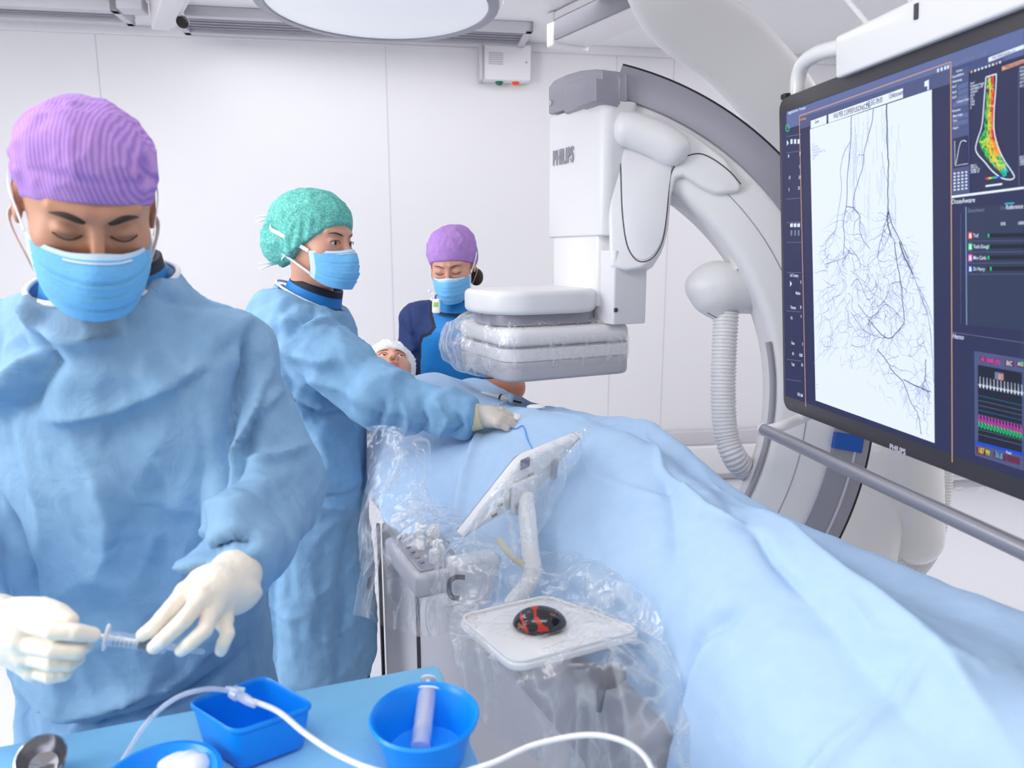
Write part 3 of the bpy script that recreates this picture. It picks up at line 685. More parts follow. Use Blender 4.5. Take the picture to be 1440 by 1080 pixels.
def tcollar(root, c, rx, ry, h, up, band=(1, 2), flare=.012, n=44, name='apron_collar'):
    up = np.array(up, float); up /= np.linalg.norm(up); x = np.cross(EY, up); x /= np.linalg.norm(x); y = np.cross(up, x); V = []; F = []; mi = []
    rows = [0, .18, .62, .68, .9, 1.0, 1.0, .1]
    for k, r in enumerate(rows):
        ins = .007 if k > 5 else 0
        for j in range(n):
            a = j*2*PI/n; V.append(np.array(c)+x*math.sin(a)*(rx+flare*(1-r)-ins)-y*math.cos(a)*(ry+flare*(1-r)-ins)+up*h*r)
    for k in range(len(rows)-1):
        for j in range(n): F.append((k*n+j, k*n+(j+1) % n, (k+1)*n+(j+1) % n, (k+1)*n+j)); mi.append(1 if k in band else 0)
    return mk(name, V, F, [M['navyd'], M['cyan']], root, midx=mi)
tcollar(p2, neck2+(.002, 0, -.024), .07, .072, .055, (.42, -.05, 1))
nk = [neck2+(math.sin(a)*.0885, -math.cos(a)*.0885, -.012-.5*.0885*math.sin(a)) for a in np.linspace(0, 2*PI, 41)]
tube('neck_binding', nk, .0035, M['piping'], p2, 8)
# gloved hand resting on the drape
wA = W(676, 585, 1.735); kk = [W(704, 579, 1.74), W(706, 586, 1.715), W(704, 592, 1.70), W(700, 595, 1.69)]
ff = [[kk[0], W(717, 584, 1.74), W(722, 594, 1.735)], [kk[1], W(719, 591, 1.715), W(725, 600, 1.712)], [kk[2], W(715, 596, 1.70), W(722, 602, 1.70)], [kk[3], W(708, 599, 1.688), W(713, 603, 1.685)]]
tt = [W(690, 579, 1.76), W(705, 586, 1.785), W(715, 594, 1.78)]
def hand2(P):
    d = cap(P, wA, wr2r, .027, .031); 
    for k in kk: d = smin(d, cap(P, W(688, 586, 1.73), k, .022, .0125), .012)
    for f in ff: d = smin(d, chain(P, f, (.011, .0092, .0075)), .005)
    return smin(d, chain(P, tt, (.014, .011, .008)), .006)
a = np.array([wA, wr2r, *sum(ff, []), *tt]); glove('glove', hand2, a.min(0)-.05, a.max(0)+.05, M['latexg'], p2, h=.0022)
d_ = (wr2r-wA)/np.linalg.norm(wr2r-wA); lathe('glove_cuff', [(.030, 0), (.0325, .003), (.034, .03), (.034, .034), (.03, .035)], wr2r-d_*.026, M['latexc'], p2, axis=d_, sides=28)
wB = W(585, 590, 2.10)
def hand2b(P):
    d = cap(P, wr2l, wB, .03, .026)
    for i in range(4):
        k = wB+(.05, -.03+.02*i, -.004); d = smin(d, cap(P, wB+(.02, 0, 0), k, .02, .012), .01); d = smin(d, cap(P, k, k+(.05, 0, -.012), .0105, .008), .004)
    return smin(d, cap(P, wB+(0, -.03, 0), wB+(.06, -.06, -.01), .013, .009), .006)
glove('glove', hand2b, wB-(.1, .12, .07), wB+(.17, .1, .07), M['latexg'], p2, h=.003)
legs(p2, X2, 1.98, .6, M['navy'], dx=.08)

# ================================================================ PERSON 3: woman in purple cap and lead apron beyond the patient
H3 = W(636, 372, 2.72)
p3 = thing('person', 'woman in purple cap and blue lead vest looking down at the patient', 'person', (H3[0], 2.82, 0))
R3_ = R3(.32, -.05, -.12)
neck3 = W(641, 422, 2.8)
add_head(p3, H3, R3_, neck3, M['skinf'], eyes='down', male=False)
sp3 = dict(lobes=[((0, .01, .075), (.078, .088, .058)), ((.03, .05, .06), (.05, .06, .06)), ((.045, .07, -.01), (.035, .05, .05))], rim=(.045, -.09, -.5, 0), np=13, pleat=.003, crumple=.004)
add_cap(p3, H3, R3_, sp3, M['purple'])
capf3 = lambda P: np.minimum(cap_sdf(P, sp3), head_sdf(P, (0, .03, -.2), male=False))
add_mask(p3, H3, R3_, ([(1, .1, .3), (.8, .8, .5), (.1, 1, .5)], [(1, .1, -.35), (.9, .7, -.6), (.1, 1, -.6)]), capf3)
ell_b = lambda c, r: [c[0]-r, c[1]-r, c[2]-r]
V, F = net(lambda P: ell(P, (H3[0]+.085, H3[1]+.11, H3[2]-.05), (.028, .03, .035)), (H3[0]+.03, H3[1]+.05, H3[2]-.11), (H3[0]+.14, H3[1]+.17, H3[2]+.01), .005); mk('hair', V, F, M['hair'], p3)
X3 = neck3[0]+.0
sA = W(584, 449, 2.84); eA = W(577, 545, 2.86); wA3 = W(600, 566, 2.62)
sB = W(704, 449, 2.84); eB = W(722, 546, 2.62); wB3 = W(660, 545, 2.55)
trunk3 = lambda P, o=0: smin(smin(cap(P, (X3, 2.84, 1.2), (X3, 2.84, .85), .15+o, .16+o, (1, .7, 1)), cap(P, sA+(.03, 0, 0), sB-(.03, 0, 0), .062+o, .062+o), .06), cap(P, neck3-(0, 0, .05), neck3-(0, 0, .11), .055+o, .1+o), .05)
def scrubs(P):
    d = trunk3(P)
    d = smin(d, smin(cap(P, sA, eA, .064, .056), cap(P, eA, wA3, .054, .036), .02), .02)
    d = smin(d, cap(P, sB, eB+(0, .05, .06), .064, .052), .02)
    return smax(d, .72-P[:, 2], .01)
F3 = [([W(x, y, 2.8) for x, y in p], a, w_) for p, a, w_ in (([(560, 450), (575, 470), (592, 475)], -.012, .012), ([(560, 480), (575, 492), (590, 488)], .012, .01), ([(558, 500), (572, 508), (588, 500)], -.012, .01), ([(575, 430), (580, 480), (576, 510)], .008, .02))]
gown_mesh('scrub_shirt', scrubs, (X3-.36, 2.45, .7), (X3+.36, 3.05, 1.5), .008, M['navy'], p3, F3, amp=.005, s=10, seed=21)
def vest(P):
    d = trunk3(P, .013); d = smax(d, .45-P[:, 2], .01)
    d2 = cap(P, (X3, 2.84, .85), (X3, 2.84, .5), .175, .2, (1, .7, 1)); d = smin(d, smax(d2, .45-P[:, 2], .01), .05)
    d = smax(d, np.abs(P[:, 0]-X3)-.185, .02)
    return smax(d, -cap(P, neck3+(0, -.01, .08), neck3+(0, -.005, -.01), .08, .064), .01)
V, F = net(vest, (X3-.26, 2.58, .42), (X3+.26, 3.1, 1.56), .0042, 2); N = vnormals(V, F); V = V+N*(.003*ridged(V*np.array((1, 1, .6)), 8, 5))[:, None]
c = V[F].mean(1); z = c[:, 2]; q = lambda x, y: W(x, y, 2.72)
seam = np.array([q(610, 404), q(604, 425), q(605, 445), q(611, 460), q(604, 469), q(592, 475), q(588, 486), q(587, 510), q(586, 560), q(584, 800)])
sx = np.interp(-z, -seam[:, 2], seam[:, 0]); front = c[:, 1] < 2.87; dist = np.full(len(c), 9.)
for i in range(len(seam)-1):
    a_ = seam[i][[0, 2]]; b_ = seam[i+1][[0, 2]]; p_ = c[:, [0, 2]]; h_ = np.clip(((p_-a_)@(b_-a_))/((b_-a_)@(b_-a_)), 0, 1); dist = np.minimum(dist, n2(p_-a_-h_[:, None]*(b_-a_)))
mi = np.where(front & (c[:, 0] > sx), 1, 0); mi[front & (dist < .0065)] = 2; mi[front & (c[:, 0] > q(684, 430)[0])] = 0
mk('lead_vest', V, F, [M['navy'], M['cyan'], M['navyd']], p3, midx=mi)
tcollar(p3, neck3+(0, -.003, -.032), .062, .064, .05, (.0, -.25, 1), band=(1, 2, 3), flare=.03)
tcollar(p3, neck3+(0, -.003, .0), .052, .055, .03, (.0, -.2, 1), band=())
for px, py in ((604, 409), (609, 413), (607, 421)):
    lathe('press_stud', [(.0, -.003), (.006, -.002), (.006, .002), (.003, .004), (0, .004)], W(px, py, 2.695), M['strap'], p3, axis=(0, -1, .3), sides=16)
arm_sk = lambda P: smin(cap(P, eB, wB3, .040, .028), cap(P, eB+(0, .06, .08), eB, .043, .041), .02)
def hand3(P):
    d = arm_sk(P); h0 = wB3+(-.04, -.005, -.004); d = smin(d, cap(P, wB3, h0, .027, .024), .012)
    for i in range(4):
        k = h0+(-.035, -.03+.018*i, 0); d = smin(d, cap(P, h0, k, .018, .0105), .01); d = smin(d, cap(P, k, k+(-.04, 0, -.010), .009, .0072), .004)
    return smin(d, cap(P, h0+(.01, -.02, .01), h0+(-.03, -.05, .006), .0115, .008), .006)
V, F = net(hand3, (wB3[0]-.17, 2.42, wB3[2]-.08), (eB[0]+.07, 2.78, eB[2]+.2), .004, 1); mk('bare_forearm', V, F, M['skinw'], p3)
V, F = net(lambda P: smin(cap(P, wA3, wA3+(.05, -.05, 0), .028, .024), cap(P, wA3+(.05, -.05, 0), wA3+(.12, -.08, -.01), .018, .012), .02), wA3-(.06, .16, .06), wA3+(.17, .06, .06), .005, 1); mk('hand', V, F, M['skinw'], p3)
legs(p3, X3, 2.84, .75, M['navy'], dx=.08)
bd = thing('dosimeter_badge', 'white clip-on badge with green window on the lead vest', 'badge', W(614, 430, 2.66))
bR = R3(-.15, 0, -.1); bc = W(613.5, 430, 2.662)
box('badge_case', (.031, .011, .056), bc, M['strap'], bd, bR, .0075, 4, label='white rounded badge case')
box('badge_window', (.0185, .002, .018), bc+bR@np.array((-.001, -.0056, .004)), mat('badge_green', (150, 205, 90), .4), bd, bR, .001)
box('badge_clip', (.012, .006, .022), bc+bR@np.array((-.004, -.002, .036)), M['chrome'], bd, bR, .002)

# ================================================================ PATIENT
DV = np.array((.443, -.8965, 0)); NV = np.array((.8965, .443, 0)); TA = np.array((-.44, 2.6, 0))
HP_ = W(548, 526, 2.55)
p4 = thing('person', 'patient lying on the table in a white bouffant cap, face up', 'person', (HP_[0], 2.5, 1.0))
up_l = np.array((-.22, .86, .46)); up_l /= np.linalg.norm(up_l); fd = np.array((.22, -.50, .84)); fd -= up_l*np.dot(fd, up_l); fd /= np.linalg.norm(fd)
xl = np.cross(-fd, up_l); xl = np.cross(up_l, fd)*-1; xl = np.cross(-fd, up_l)
RP = np.stack([xl/np.linalg.norm(xl), -fd, up_l], 1)
if np.linalg.det(RP) < 0: RP[:, 0] *= -1
neckP = HP_+DV*.13+np.array((0, 0, -.075))
add_head(p4, HP_, RP, neckP, M['skinf'], eyes='open', male=False, gaze=(.25, .1), lips=True)
spP = dict(lobes=[((0, .03, .07), (.095, .1, .06)), ((0, .08, .0), (.09, .07, .07))], rim=(.052, -.09, -.75, 0), np=36, pleat=.006, crumple=.010)
add_cap(p4, HP_, RP, spP, M['bouf'], 'bouffant_cap')
def bodyp(P):
    c0 = TA+DV*.42+(0, 0, .985)
    d = cap(P, c0-NV*.17, c0+NV*.17, .075, .075); d = smin(d, cap(P, c0, TA+DV*1.0+(0, 0, .98), .11, .10), .1)
    d = smin(d, cap(P, neckP, c0+(0, 0, .02), .05, .08), .05)
    for s in (-1, 1):
        d = smin(d, cap(P, TA+DV*1.0+NV*(s*.08+.02)+(0, 0, .965), TA+DV*1.5+NV*(s*.055+.085)+(0, 0, .955), .075, .05), .04)
        d = smin(d, cap(P, TA+DV*1.5+NV*(s*.055+.085)+(0, 0, .955), TA+DV*1.9+NV*(s*.05+.09)+(0, 0, .94), .05, .035), .02)
        d = smin(d, cap(P, c0+NV*s*.17, TA+DV*.95+NV*s*.16+(0, 0, .95), .04, .028), .02)
    return d
V, F = net(bodyp, (-.75, .75, .8), (.8, 2.6, 1.2), .016); mk('body', V, F, M['skinf'], p4)
# ================================================================ ROOM
def struct(name, V, F, m, smooth=False): return tag(mk(name, V, F, m, None, smooth), kind='structure')
WP = np.array((0, 4.58, 0)); WD = np.array((.989, .148, 0)); WN = np.array((.148, -.989, 0))   # back wall line and inward normal
CZ = 2.8
def slab(name, p0, p1, z0, z1, th, m, n):
    p0 = np.array(p0); p1 = np.array(p1); o = -np.array(n)*th; V = [p0+(0, 0, z0), p1+(0, 0, z0), p1+(0, 0, z1), p0+(0, 0, z1)]; V += [v+o for v in V]
    F = [(0, 1, 2, 3), (7, 6, 5, 4), (0, 4, 5, 1), (1, 5, 6, 2), (2, 6, 7, 3), (3, 7, 4, 0)]; return struct(name, V, F, m)
bwl = WP-WD*4.4; bwr = WP+WD*4.6
slab('wall_back', bwl-WD*.1, bwr+WD*.1, 0, CZ+.1, .1, M['wall'], WN)
LD = WN
slab('wall_left', bwl, bwl+LD*4.2, 0, CZ+.1, .1, M['wall'], WD); slab('wall_right', bwr, bwr+LD*4.6, 0, CZ+.1, .1, M['wall'], -WD)
struct('floor', [(-5, -1.5, -.05), (6, -1.5, -.05), (6, 6, -.05), (-5, 6, -.05), (-5, -1.5, 0), (6, -1.5, 0), (6, 6, 0), (-5, 6, 0)], [(3, 2, 1, 0), (4, 5, 6, 7), (0, 1, 5, 4), (1, 2, 6, 5), (2, 3, 7, 6), (3, 0, 4, 7)], M['floor'])
struct('ceiling', [(-5, -1.0, CZ), (6, -1.0, CZ), (6, 6, CZ), (-5, 6, CZ), (-5, -1.0, CZ+.08), (6, -1.0, CZ+.08), (6, 6, CZ+.08), (-5, 6, CZ+.08)], [(3, 2, 1, 0), (4, 5, 6, 7), (0, 1, 5, 4), (1, 2, 6, 5), (2, 3, 7, 6), (3, 0, 4, 7)], M['ceil'])
def onwall(px, py, off=0): return ponplane(px, py, WP+WN*off, WN)
wall_o = bpy.data.objects['wall_back']
WR = np.stack([WD, -WN, EZ], 1)
# recessed joints between the wall panels, as thin strips of the wall
for px in (158, 549, 862, 940):
    p = onwall(px, 300); s = float(np.dot(p-WP, WD)); c = WP+WD*s
    b_ = box('panel_joint', (.006, .004, CZ), c+(0, 0, CZ/2), M['joint'], None, WR, 0); tag(b_, kind='structure'); b_.name = 'trim_1'
for d_, nm in ((WN, 'trim_2'),):
    c = WP+WD*.5; b_ = box('trim_2', (8.2, .02, .05), c+(0, 0, CZ-.025)+WN*.011, M['offw'], None, WR, .004); tag(b_, kind='structure')
# coved base and low ledge along the back wall
c = WP+WD*.5
b_ = box('baseboard_back', (8.2, .03, .12), c+(0, 0, .06)+WN*.016, M['wall'], None, WR, .01); tag(b_, kind='structure')
lg = thing('wall_duct', 'long white cable duct with grey top strip along the back wall', 'cable duct', WP+WD*2.0)
pz0 = onwall(960, 612)[2]; cc = WP+WD*1.9
box('duct_body', (3.4, .10, .20), cc+WN*.05+(0, 0, .16), M['offw'], lg, WR, .012); box('duct_strip', (3.4, .055, .10), cc+WN*.03+(0, 0, .31), M['lgrey'], lg, WR, .008, label='grey strip on top')
# wall control box with two signal lamps
wb = onwall(712, 89, .06); bx_ = thing('wall_control_box', 'white wall box with speaker grille and two signal lamps below', 'control box', wb)
box('case', (.29, .09, .205), wb+WN*-.01, M['wall'], bx_, WR, .012, 4); box('side_flange', (.02, .1, .215), wb-WD*.155, M['lgrey'], bx_, WR, .004)
for i in range(8):
    for j in range(6): box('grille_slot' if i+j else 'grille_slot', (.005, .003, .005), wb+WN*.0365-WD*(.105-.011*i)+EZ*(.045-.012*j), M['grey'], bx_, WR, 0)
for px, col_, nm in ((702, (20, 110, 80), 'green'), (725, (225, 80, 20), 'orange')):
    lm_ = mat('lamp_'+nm, col_, .25, emit=.15 if nm == 'orange' else 0); c = onwall(px, 111, .045)
    lathe('signal_lamp', [(.024, .012), (.027, .008), (.027, -.006), (.022, -.026), (.012, -.036), (0, -.038)], c, lm_, bx_, sides=24, label=nm+' signal lamp'); lathe('lamp_collar', [(.029, .03), (.029, .01), (.02, .01)], c, M['slot'], bx_, sides=24)
lathe('camera_pinhole', [(.006, 0), (.006, .002), (0, .002)], wb+WD*.115+WN*.034+EZ*.0, M['grey'], bx_, axis=WN, sides=12)
# ---------------------------------------------------------------- ceiling fittings
def ceil_box(name, pts, h, m, parent=None, bev=.004, z=CZ, label=None):
    P = [WZ(x, y, z-h) for x, y in pts]; return prism(name, P, (0, 0, h-.001), m, parent, bev, label=label)
# ventilation troughs (light frame, dark slotted recess), running along the back wall
def trough(lbl, s0, s1, d0, d1, slots):
    """s along the wall, d distance out from it"""
    c = WP+WD*((s0+s1)/2)+WN*((d0+d1)/2)
    t = thing('ceiling_vent', lbl, 'vent', c+(0, 0, CZ-.05), 'linear vents in the ceiling' if False else None)
    for a, b in ((d0, d0+.05), (d1-.05, d1)): box('vent_frame', (s1-s0, b-a, .05), WP+WD*((s0+s1)/2)+WN*((a+b)/2)+(0, 0, CZ-.026), M['lgrey'], t, WR, .004)
    for a in (s0+.02, s1-.02): box('vent_frame', (.04, d1-d0, .05), WP+WD*a+WN*((d0+d1)/2)+(0, 0, CZ-.026), M['lgrey'], t, WR, .004)
    box('vent_backing', (s1-s0-.04, d1-d0-.06, .01), c+(0, 0, CZ-.008), M['slot'], t, WR, 0)
    n = slots; 
    for i in range(n):
        d = d0+.06+(d1-d0-.12)*(i+.5)/n; box('vent_slat', (s1-s0-.08, (d1-d0-.12)/n*.55, .012), WP+WD*((s0+s1)/2)+WN*d+(0, 0, CZ-.028), M['dgrey'], t, WR, .001)
    return t
def sd(px, py):
    p = WZ(px, py, CZ)-WP; return float(np.dot(p, WD)), float(np.dot(p, WN))
trough('grey slotted ceiling vent above the man at top left', sd(-60, 15)[0], sd(198, 30)[0], sd(100, 19)[1], sd(100, -3)[1], 4)
trough('dark slotted ceiling vent just left of the round lamp', sd(262, 38)[0], sd(740, 48)[0], sd(310, 38)[1], sd(310, 9)[1], 5)
# white ceiling beam with a black wheel between the two vents
bm_ = thing('ceiling_beam', 'short white ceiling beam with a black knob at top left', 'ceiling beam', WZ(230, 40, 2.7))
prism('beam', [WZ(213, 42, 2.66), WZ(240, 44, 2.66), WZ(290, -60, 2.66), WZ(245, -60, 2.66)], (0, 0, .13), M['offw'], bm_, .008)
prism('beam_flange', [WZ(238, 40, 2.72), WZ(246, 41, 2.72), WZ(300, -60, 2.72), WZ(286, -60, 2.72)], (0, 0, .07), M['white'], bm_, .004)
kc = WZ(257, 31, 2.70); lathe('knob', [(0, -.02), (.026, -.018), (.03, -.008), (.03, .012), (.02, .02), (0, .02)], kc, M['black'], bm_, axis=(.3, -1, -.2), sides=24, label='black knob')
tube('knob_stem', [kc, kc+(0, 0, .09)], .008, M['grey'], bm_, 10)
box('beam_bracket', (.12, .1, .06), WZ(186, 8, 2.76), M['lgrey'], bm_, WR, .006)
# diagonal white/grey ceiling rail right of the lamp
ra, rb = WZ(780, 64, 2.62), WZ(905, 10, 2.62); rd = (rb-ra); rl = np.linalg.norm(rd); rd /= rl; rn = np.cross(EZ, rd)
rl_t = thing('ceiling_rail', 'white ceiling rail with grey side strip running to the curved arm', 'ceiling rail', (ra+rb)/2)
RR = np.stack([rd, rn, EZ], 1)
box('rail_body', (rl+.25, .22, .15), (ra+rb)/2+rd*.1-rn*-.12+(0, 0, .1), M['white'], rl_t, RR, .012)
box('rail_strip', (rl+.2, .012, .10), (ra+rb)/2+rd*.1+(0, 0, .075), mat('rail_grey', (128, 127, 138), .45), rl_t, RR, .002, label='grey side strip')
box('rail_end_cap', (.06, .24, .17), ra-rd*.05+rn*.12+(0, 0, .09), M['offw'], rl_t, RR, .01)
# round surgical lamp
LC = W(532, 5, 1.90); lamp = thing('surgical_lamp', 'round white surgical lamp with grey rim hanging at the top', 'surgical lamp', LC)
r0 = .302
lathe('lamp_housing', [(r0*.985, -.004), (r0*1.02, .004), (r0*1.045, .03), (r0*1.06, .10), (r0*1.02, .16), (r0*.7, .21), (r0*.2, .23), (.06, .24)], LC, M['whiteg'], lamp, sides=96)
lathe('lamp_rim', [(r0*.995, -.002), (r0*.985, -.008), (r0*.91, -.010), (r0*.90, -.006), (r0*.9, .0)], LC, M['grey'], lamp, sides=96, label='grey rim ring')
lathe('lamp_lens', [(r0*.905, -.006), (r0*.6, -.011), (r0*.3, -.013), (0, -.0135)], LC, mat('lamp_diffuser', (226, 226, 230), .35, emit=.32), lamp, sides=96)
box('housing_seam', (.003, .004, .05), LC+(-.02, -r0*1.05, .06), M['lgrey'], lamp, None, 0)
tube('lamp_arm', [LC+(0, 0, .22), LC+(0, 0, .34), LC+(.05, .05, .44), LC+(.05, .05, .6)], .035, M['white'], lamp, 16, 16)
lathe('ceiling_rose', [(.0, CZ-.001), (.12, CZ-.001), (.12, CZ-.03), (.05, CZ-.05)], (LC[0]+.05, LC[1]+.05, 0), M['white'], lamp, sides=40)
# faint wall fittings seen under the monitor
for px in (1347, 1378):
    p = W(px, 694, 3.6); o_ = thing('wall_socket', 'pale wall socket plate %s, low behind the monitor' % ('on the left' if px < 1360 else 'on the right'), 'socket', p)
# (placed on the side cupboard below)
cb = thing('wall_cupboard', 'low white cupboard against the back wall, behind the monitor', 'cupboard', WP+WD*2.9)
cbc = WP+WD*3.15+WN*.25; box('carcass', (1.9, .42, .78), cbc+(0, 0, .45), M['wall'], cb, WR, .006); box('plinth', (1.86, .38, .06), cbc+(0, 0, .03), M['lgrey'], cb, WR, 0)
for k in range(3): box('cupboard_door', (.60, .02, .70), cbc-WD*(.62-.62*k)+WN*.222+(0, 0, .46), M['wall'], cb, WR, .004)
for o_ in [o for o in COL.objects if o.name.startswith('wall_socket')]:
    px = 1347 if 'left' in o_['label'] else 1378
    p = ponplane(px, 694, cbc+WN*.236, WN); o_.location = tuple(p); box('socket_plate', (.10, .008, .05), p, M['joint'], o_, WR, .003); 
    box('socket_insert', (.05, .004, .02), p+EZ*.035+WN*.004, M['offw'], o_, WR, .002)
# ================================================================ PATIENT TABLE
tb = thing('patient_table', 'narrow examination table under the blue drape, on a grey pedestal', 'patient table', TA+DV*1.1)
def TP(s, w_, z): return TA+DV*s+NV*w_+np.array((0, 0, z))
TR = np.stack([DV, NV, EZ], 1)
box('tabletop', (2.0, .26, .05), TP(.90, .07, .83), M['white'], tb, TR, .02, 4); box('mattress', (1.9, .22, .05), TP(.90, .09, .875), M['slot'], tb, TR, .025, 4)
box('pedestal', (1.25, .40, .70), TP(1.02, .02, .37), M['lgrey'], tb, TR, .03, 4); box('pedestal_foot', (1.5, .5, .06), TP(1.0, .02, .03), M['grey'], tb, TR, .02)
box('pedestal_trim', (.012, .01, .66), TP(.40, -.185, .37), M['slot'], tb, TR, 0, label='dark vertical seam'); box('pedestal_trim', (.006, .01, .66), TP(.78, -.185, .37), M['slot'], tb, TR, 0, label='thin dark seam')
box('side_panel', (.95, .03, .12), TP(.70, -.165, .80), M['white'], tb, TR, .01, label='white side panel'); box('column_cover', (.55, .34, .14), TP(1.0, .02, .78), M['offw'], tb, TR, .02); box('accessory_rail', (1.1, .012, .03), TP(.75, -.16, .855), M['chrome'], tb, TR, .004, label='steel side rail')
for s in (.35, .8, 1.2): box('rail_clamp', (.03, .04, .045), TP(s, -.15, .855), M['grey'], tb, TR, .004)
# the drape: s along the table, w across; z heights of the covered body
S_ = [-.02, .10, .25, .45, .62, .85, 1.05, 1.24, 1.36, 1.5, 1.67, 1.85, 2.05, 2.3, 2.6]
far_w = [.10, .2, .25, .25, .25, .255, .26, .26, .26, .265, .27, .27, .27, .27, .27]
far_z = [.96, 1.02, 1.09, 1.09, 1.083, 1.10, 1.118, 1.13, 1.10, 1.06, 1.044, 1.048, 1.055, 1.055, 1.05]
rid_w = [.0, .03, .05, .05, .06, .07, .08, .10, .11, .10, .08, .06, .04, .02, .0]
rid_z = [.97, 1.04, 1.14, 1.15, 1.135, 1.14, 1.155, 1.165, 1.155, 1.13, 1.115, 1.105, 1.095, 1.07, 1.05]
mid_z = [.97, 1.03, 1.11, 1.12, 1.10, 1.09, 1.10, 1.11, 1.10, 1.08, 1.065, 1.06, 1.05, 1.03, 1.0]
near_w = [-.1, -.2, -.24, -.24, -.24, -.24, -.22, -.20, -.17, -.12, -.08, -.10, -.15, -.17, -.17]
near_z = [.96, .99, 1.01, 1.0, .99, .98, .97, .96, .95, .94, .94, .94, .93, .92, .9]
rows = []
for i, s in enumerate(S_):
    nw = near_w[i]; rows.append([TP(s, far_w[i]+.035, .60), TP(s, far_w[i]+.02, .85), TP(s, far_w[i], far_z[i]), TP(s, (far_w[i]+rid_w[i])/2, (far_z[i]*1.0+rid_z[i])/2-.006), TP(s, rid_w[i], rid_z[i]), TP(s, rid_w[i]*.3+nw*.35, mid_z[i]), TP(s, nw*.75, (mid_z[i]+near_z[i])/2+.005), TP(s, nw, near_z[i]), TP(s, nw-.02, near_z[i]-(.05 if s < 1.7 else .1)), TP(s, nw-.03, near_z[i]-(.11 if s < 1.7 else .28))])
def wz(pts, Z=1.08): return [WZ(x, y, Z) for x, y in pts]
FD = [(wz([(985, 680), (1080, 762), (1200, 850), (1330, 945), (1440, 1040)]), .016, .022), (wz([(990, 700), (1070, 790), (1200, 900), (1330, 1010)]), -.008, .03),
      (wz([(920, 830), (985, 818), (1060, 830)]), -.014, .016), (wz([(925, 880), (960, 830), (1020, 820)]), .010, .016), (wz([(1100, 985), (1220, 960), (1330, 935)]), .010, .012),
      (wz([(1030, 1060), (1100, 990), (1180, 960)]), .008, .01), (wz([(930, 700), (945, 730), (960, 780)]), -.008, .02), (wz([(660, 640), (640, 700), (600, 740)]), .012, .015),
      (wz([(740, 600), (820, 640), (900, 640), (960, 650)]), .006, .012), (wz([(620, 620), (720, 600), (800, 590), (860, 600)]), -.006, .014), (wz([(780, 640), (830, 690), (930, 720), (980, 720)]), .006, .010),
      (wz([(700, 590), (660, 640), (630, 690)]), .010, .012), (wz([(900, 640), (930, 700), (990, 740), (1060, 770)]), .007, .010), (wz([(1060, 770), (1080, 800), (1130, 840)]), -.008, .009), (wz([(1330, 945), (1380, 960), (1440, 950)]), .007, .010), (wz([(1180, 850), (1230, 900), (1300, 930)]), .006, .014)]
def ddisp(V, N):
    Q = V+.05*np.stack([perlin(V, 4, 1), perlin(V, 4, 2), perlin(V, 4, 3)], 1)
    d = .009*(ridged(Q, 3.2, 31)-.3)+.004*ridged(Q, 8, 33)+creases(V, N, [(p, a*1.5, w_*.75) for p, a, w_ in FD], (0, 1))+.003*sharp(Q, 5, 35)-.003*sharp(Q, 4, 36)
    low = np.clip((.93-V[:, 2])/.2, 0, 1); t = (V-TA)@DV; d += low*.022*np.sin(t*26+3*perlin(V, 2, 3))
    return N*d[:, None]
dr = patch('surgical_drape', rows, M['drape'], None, 400, 220, ddisp)
if dr.data.polygons[len(dr.data.polygons)//2].normal.z < 0: dr.data.flip_normals()
so = dr.modifiers.new('thick', 'SOLIDIFY'); so.thickness = .0012; so.offset = -1
tag(dr, 'large pale blue surgical drape covering the patient and the table', 'drape')
# things lying on the drape
def on_drape(px, py, off=.0):
    dg = None; d = ray(px, py); loc = Vector(dr.location); hit, p, n, _ = dr.ray_cast(Vector(tuple(CAMP))-loc, Vector(tuple(d)), distance=9)
    return (np.array(p)+np.array(loc)+np.array(n)*off) if hit else W(px, py, 1.9)
bpy.context.view_layer.update()
a_, b2_ = on_drape(686, 556, .012), on_drape(712, 560, .012)
a_ = W(684, 554, 2.12); b2_ = W(712, 561, 2.07); ax = (b2_-a_)/np.linalg.norm(b2_-a_)
s2 = thing('syringe', 'small clear syringe lying on the drape beyond the gloved hand', 'syringe', a_-(0, 0, .012))
lathe('barrel', [(.004, -.02), (.0095, 0), (.0105, .002), (.0105, .075), (.005, .078)], a_, M['strap'], s2, axis=ax, sides=20); lathe('stopper', [(.0098, 0), (.0108, .001), (.0108, .008), (.004, .009)], a_+ax*.056, M['black'], s2, axis=ax, sides=20)
lathe('luer_valve', [(.009, 0), (.013, .003), (.013, .012), (.006, .014)], a_+ax*.082, M['strap'], s2, axis=(0, -.6, .8), sides=16); box('valve_tap', (.012, .03, .03), a_+ax*.095+(0, 0, .006), M['maskw'], s2, R3(0, .2, .3), .004)
tube('tip', [a_+ax*.1, a_+ax*.135], .003, M['black'], s2, 8)
ln = [W(x, y, Y) for x, y, Y in ((712, 563, 2.05), (725, 562, 2.0), (733, 564, 1.98), (724, 566, 1.94), (708, 567, 1.92), (700, 572, 1.88))]
t_ = tube('infusion_line', [on_drape(x, y, .004) for x, y in ((700, 571), (709, 567), (720, 566), (732, 565), (738, 569))], .0018, M['strap'], None, 6, 30); tag(t_, 'thin white infusion line on the drape beside the small syringe', 'tubing')
t_ = tube('guide_wire', [on_drape(x, y, .003) for x, y in ((720, 603), (727, 604), (735, 600), (739, 607), (742, 618), (750, 634), (760, 648))], .0014, mat('wire_blue', (60, 160, 236), .4), None, 6, 60); tag(t_, 'thin bright blue wire trailing from the gloved hand across the drape', 'wire')
def pad(name, px, py, sx, sy, lbl, cat):
    p = on_drape(px, py, .004); V, F = net(lambda P: ell(P, p, (sx, sy, .006))+.0015*perlin(P, 60, 4), p-.04, p+.04, .003); o = mk(name, V, F, M['strap']); tag(o, lbl, cat)
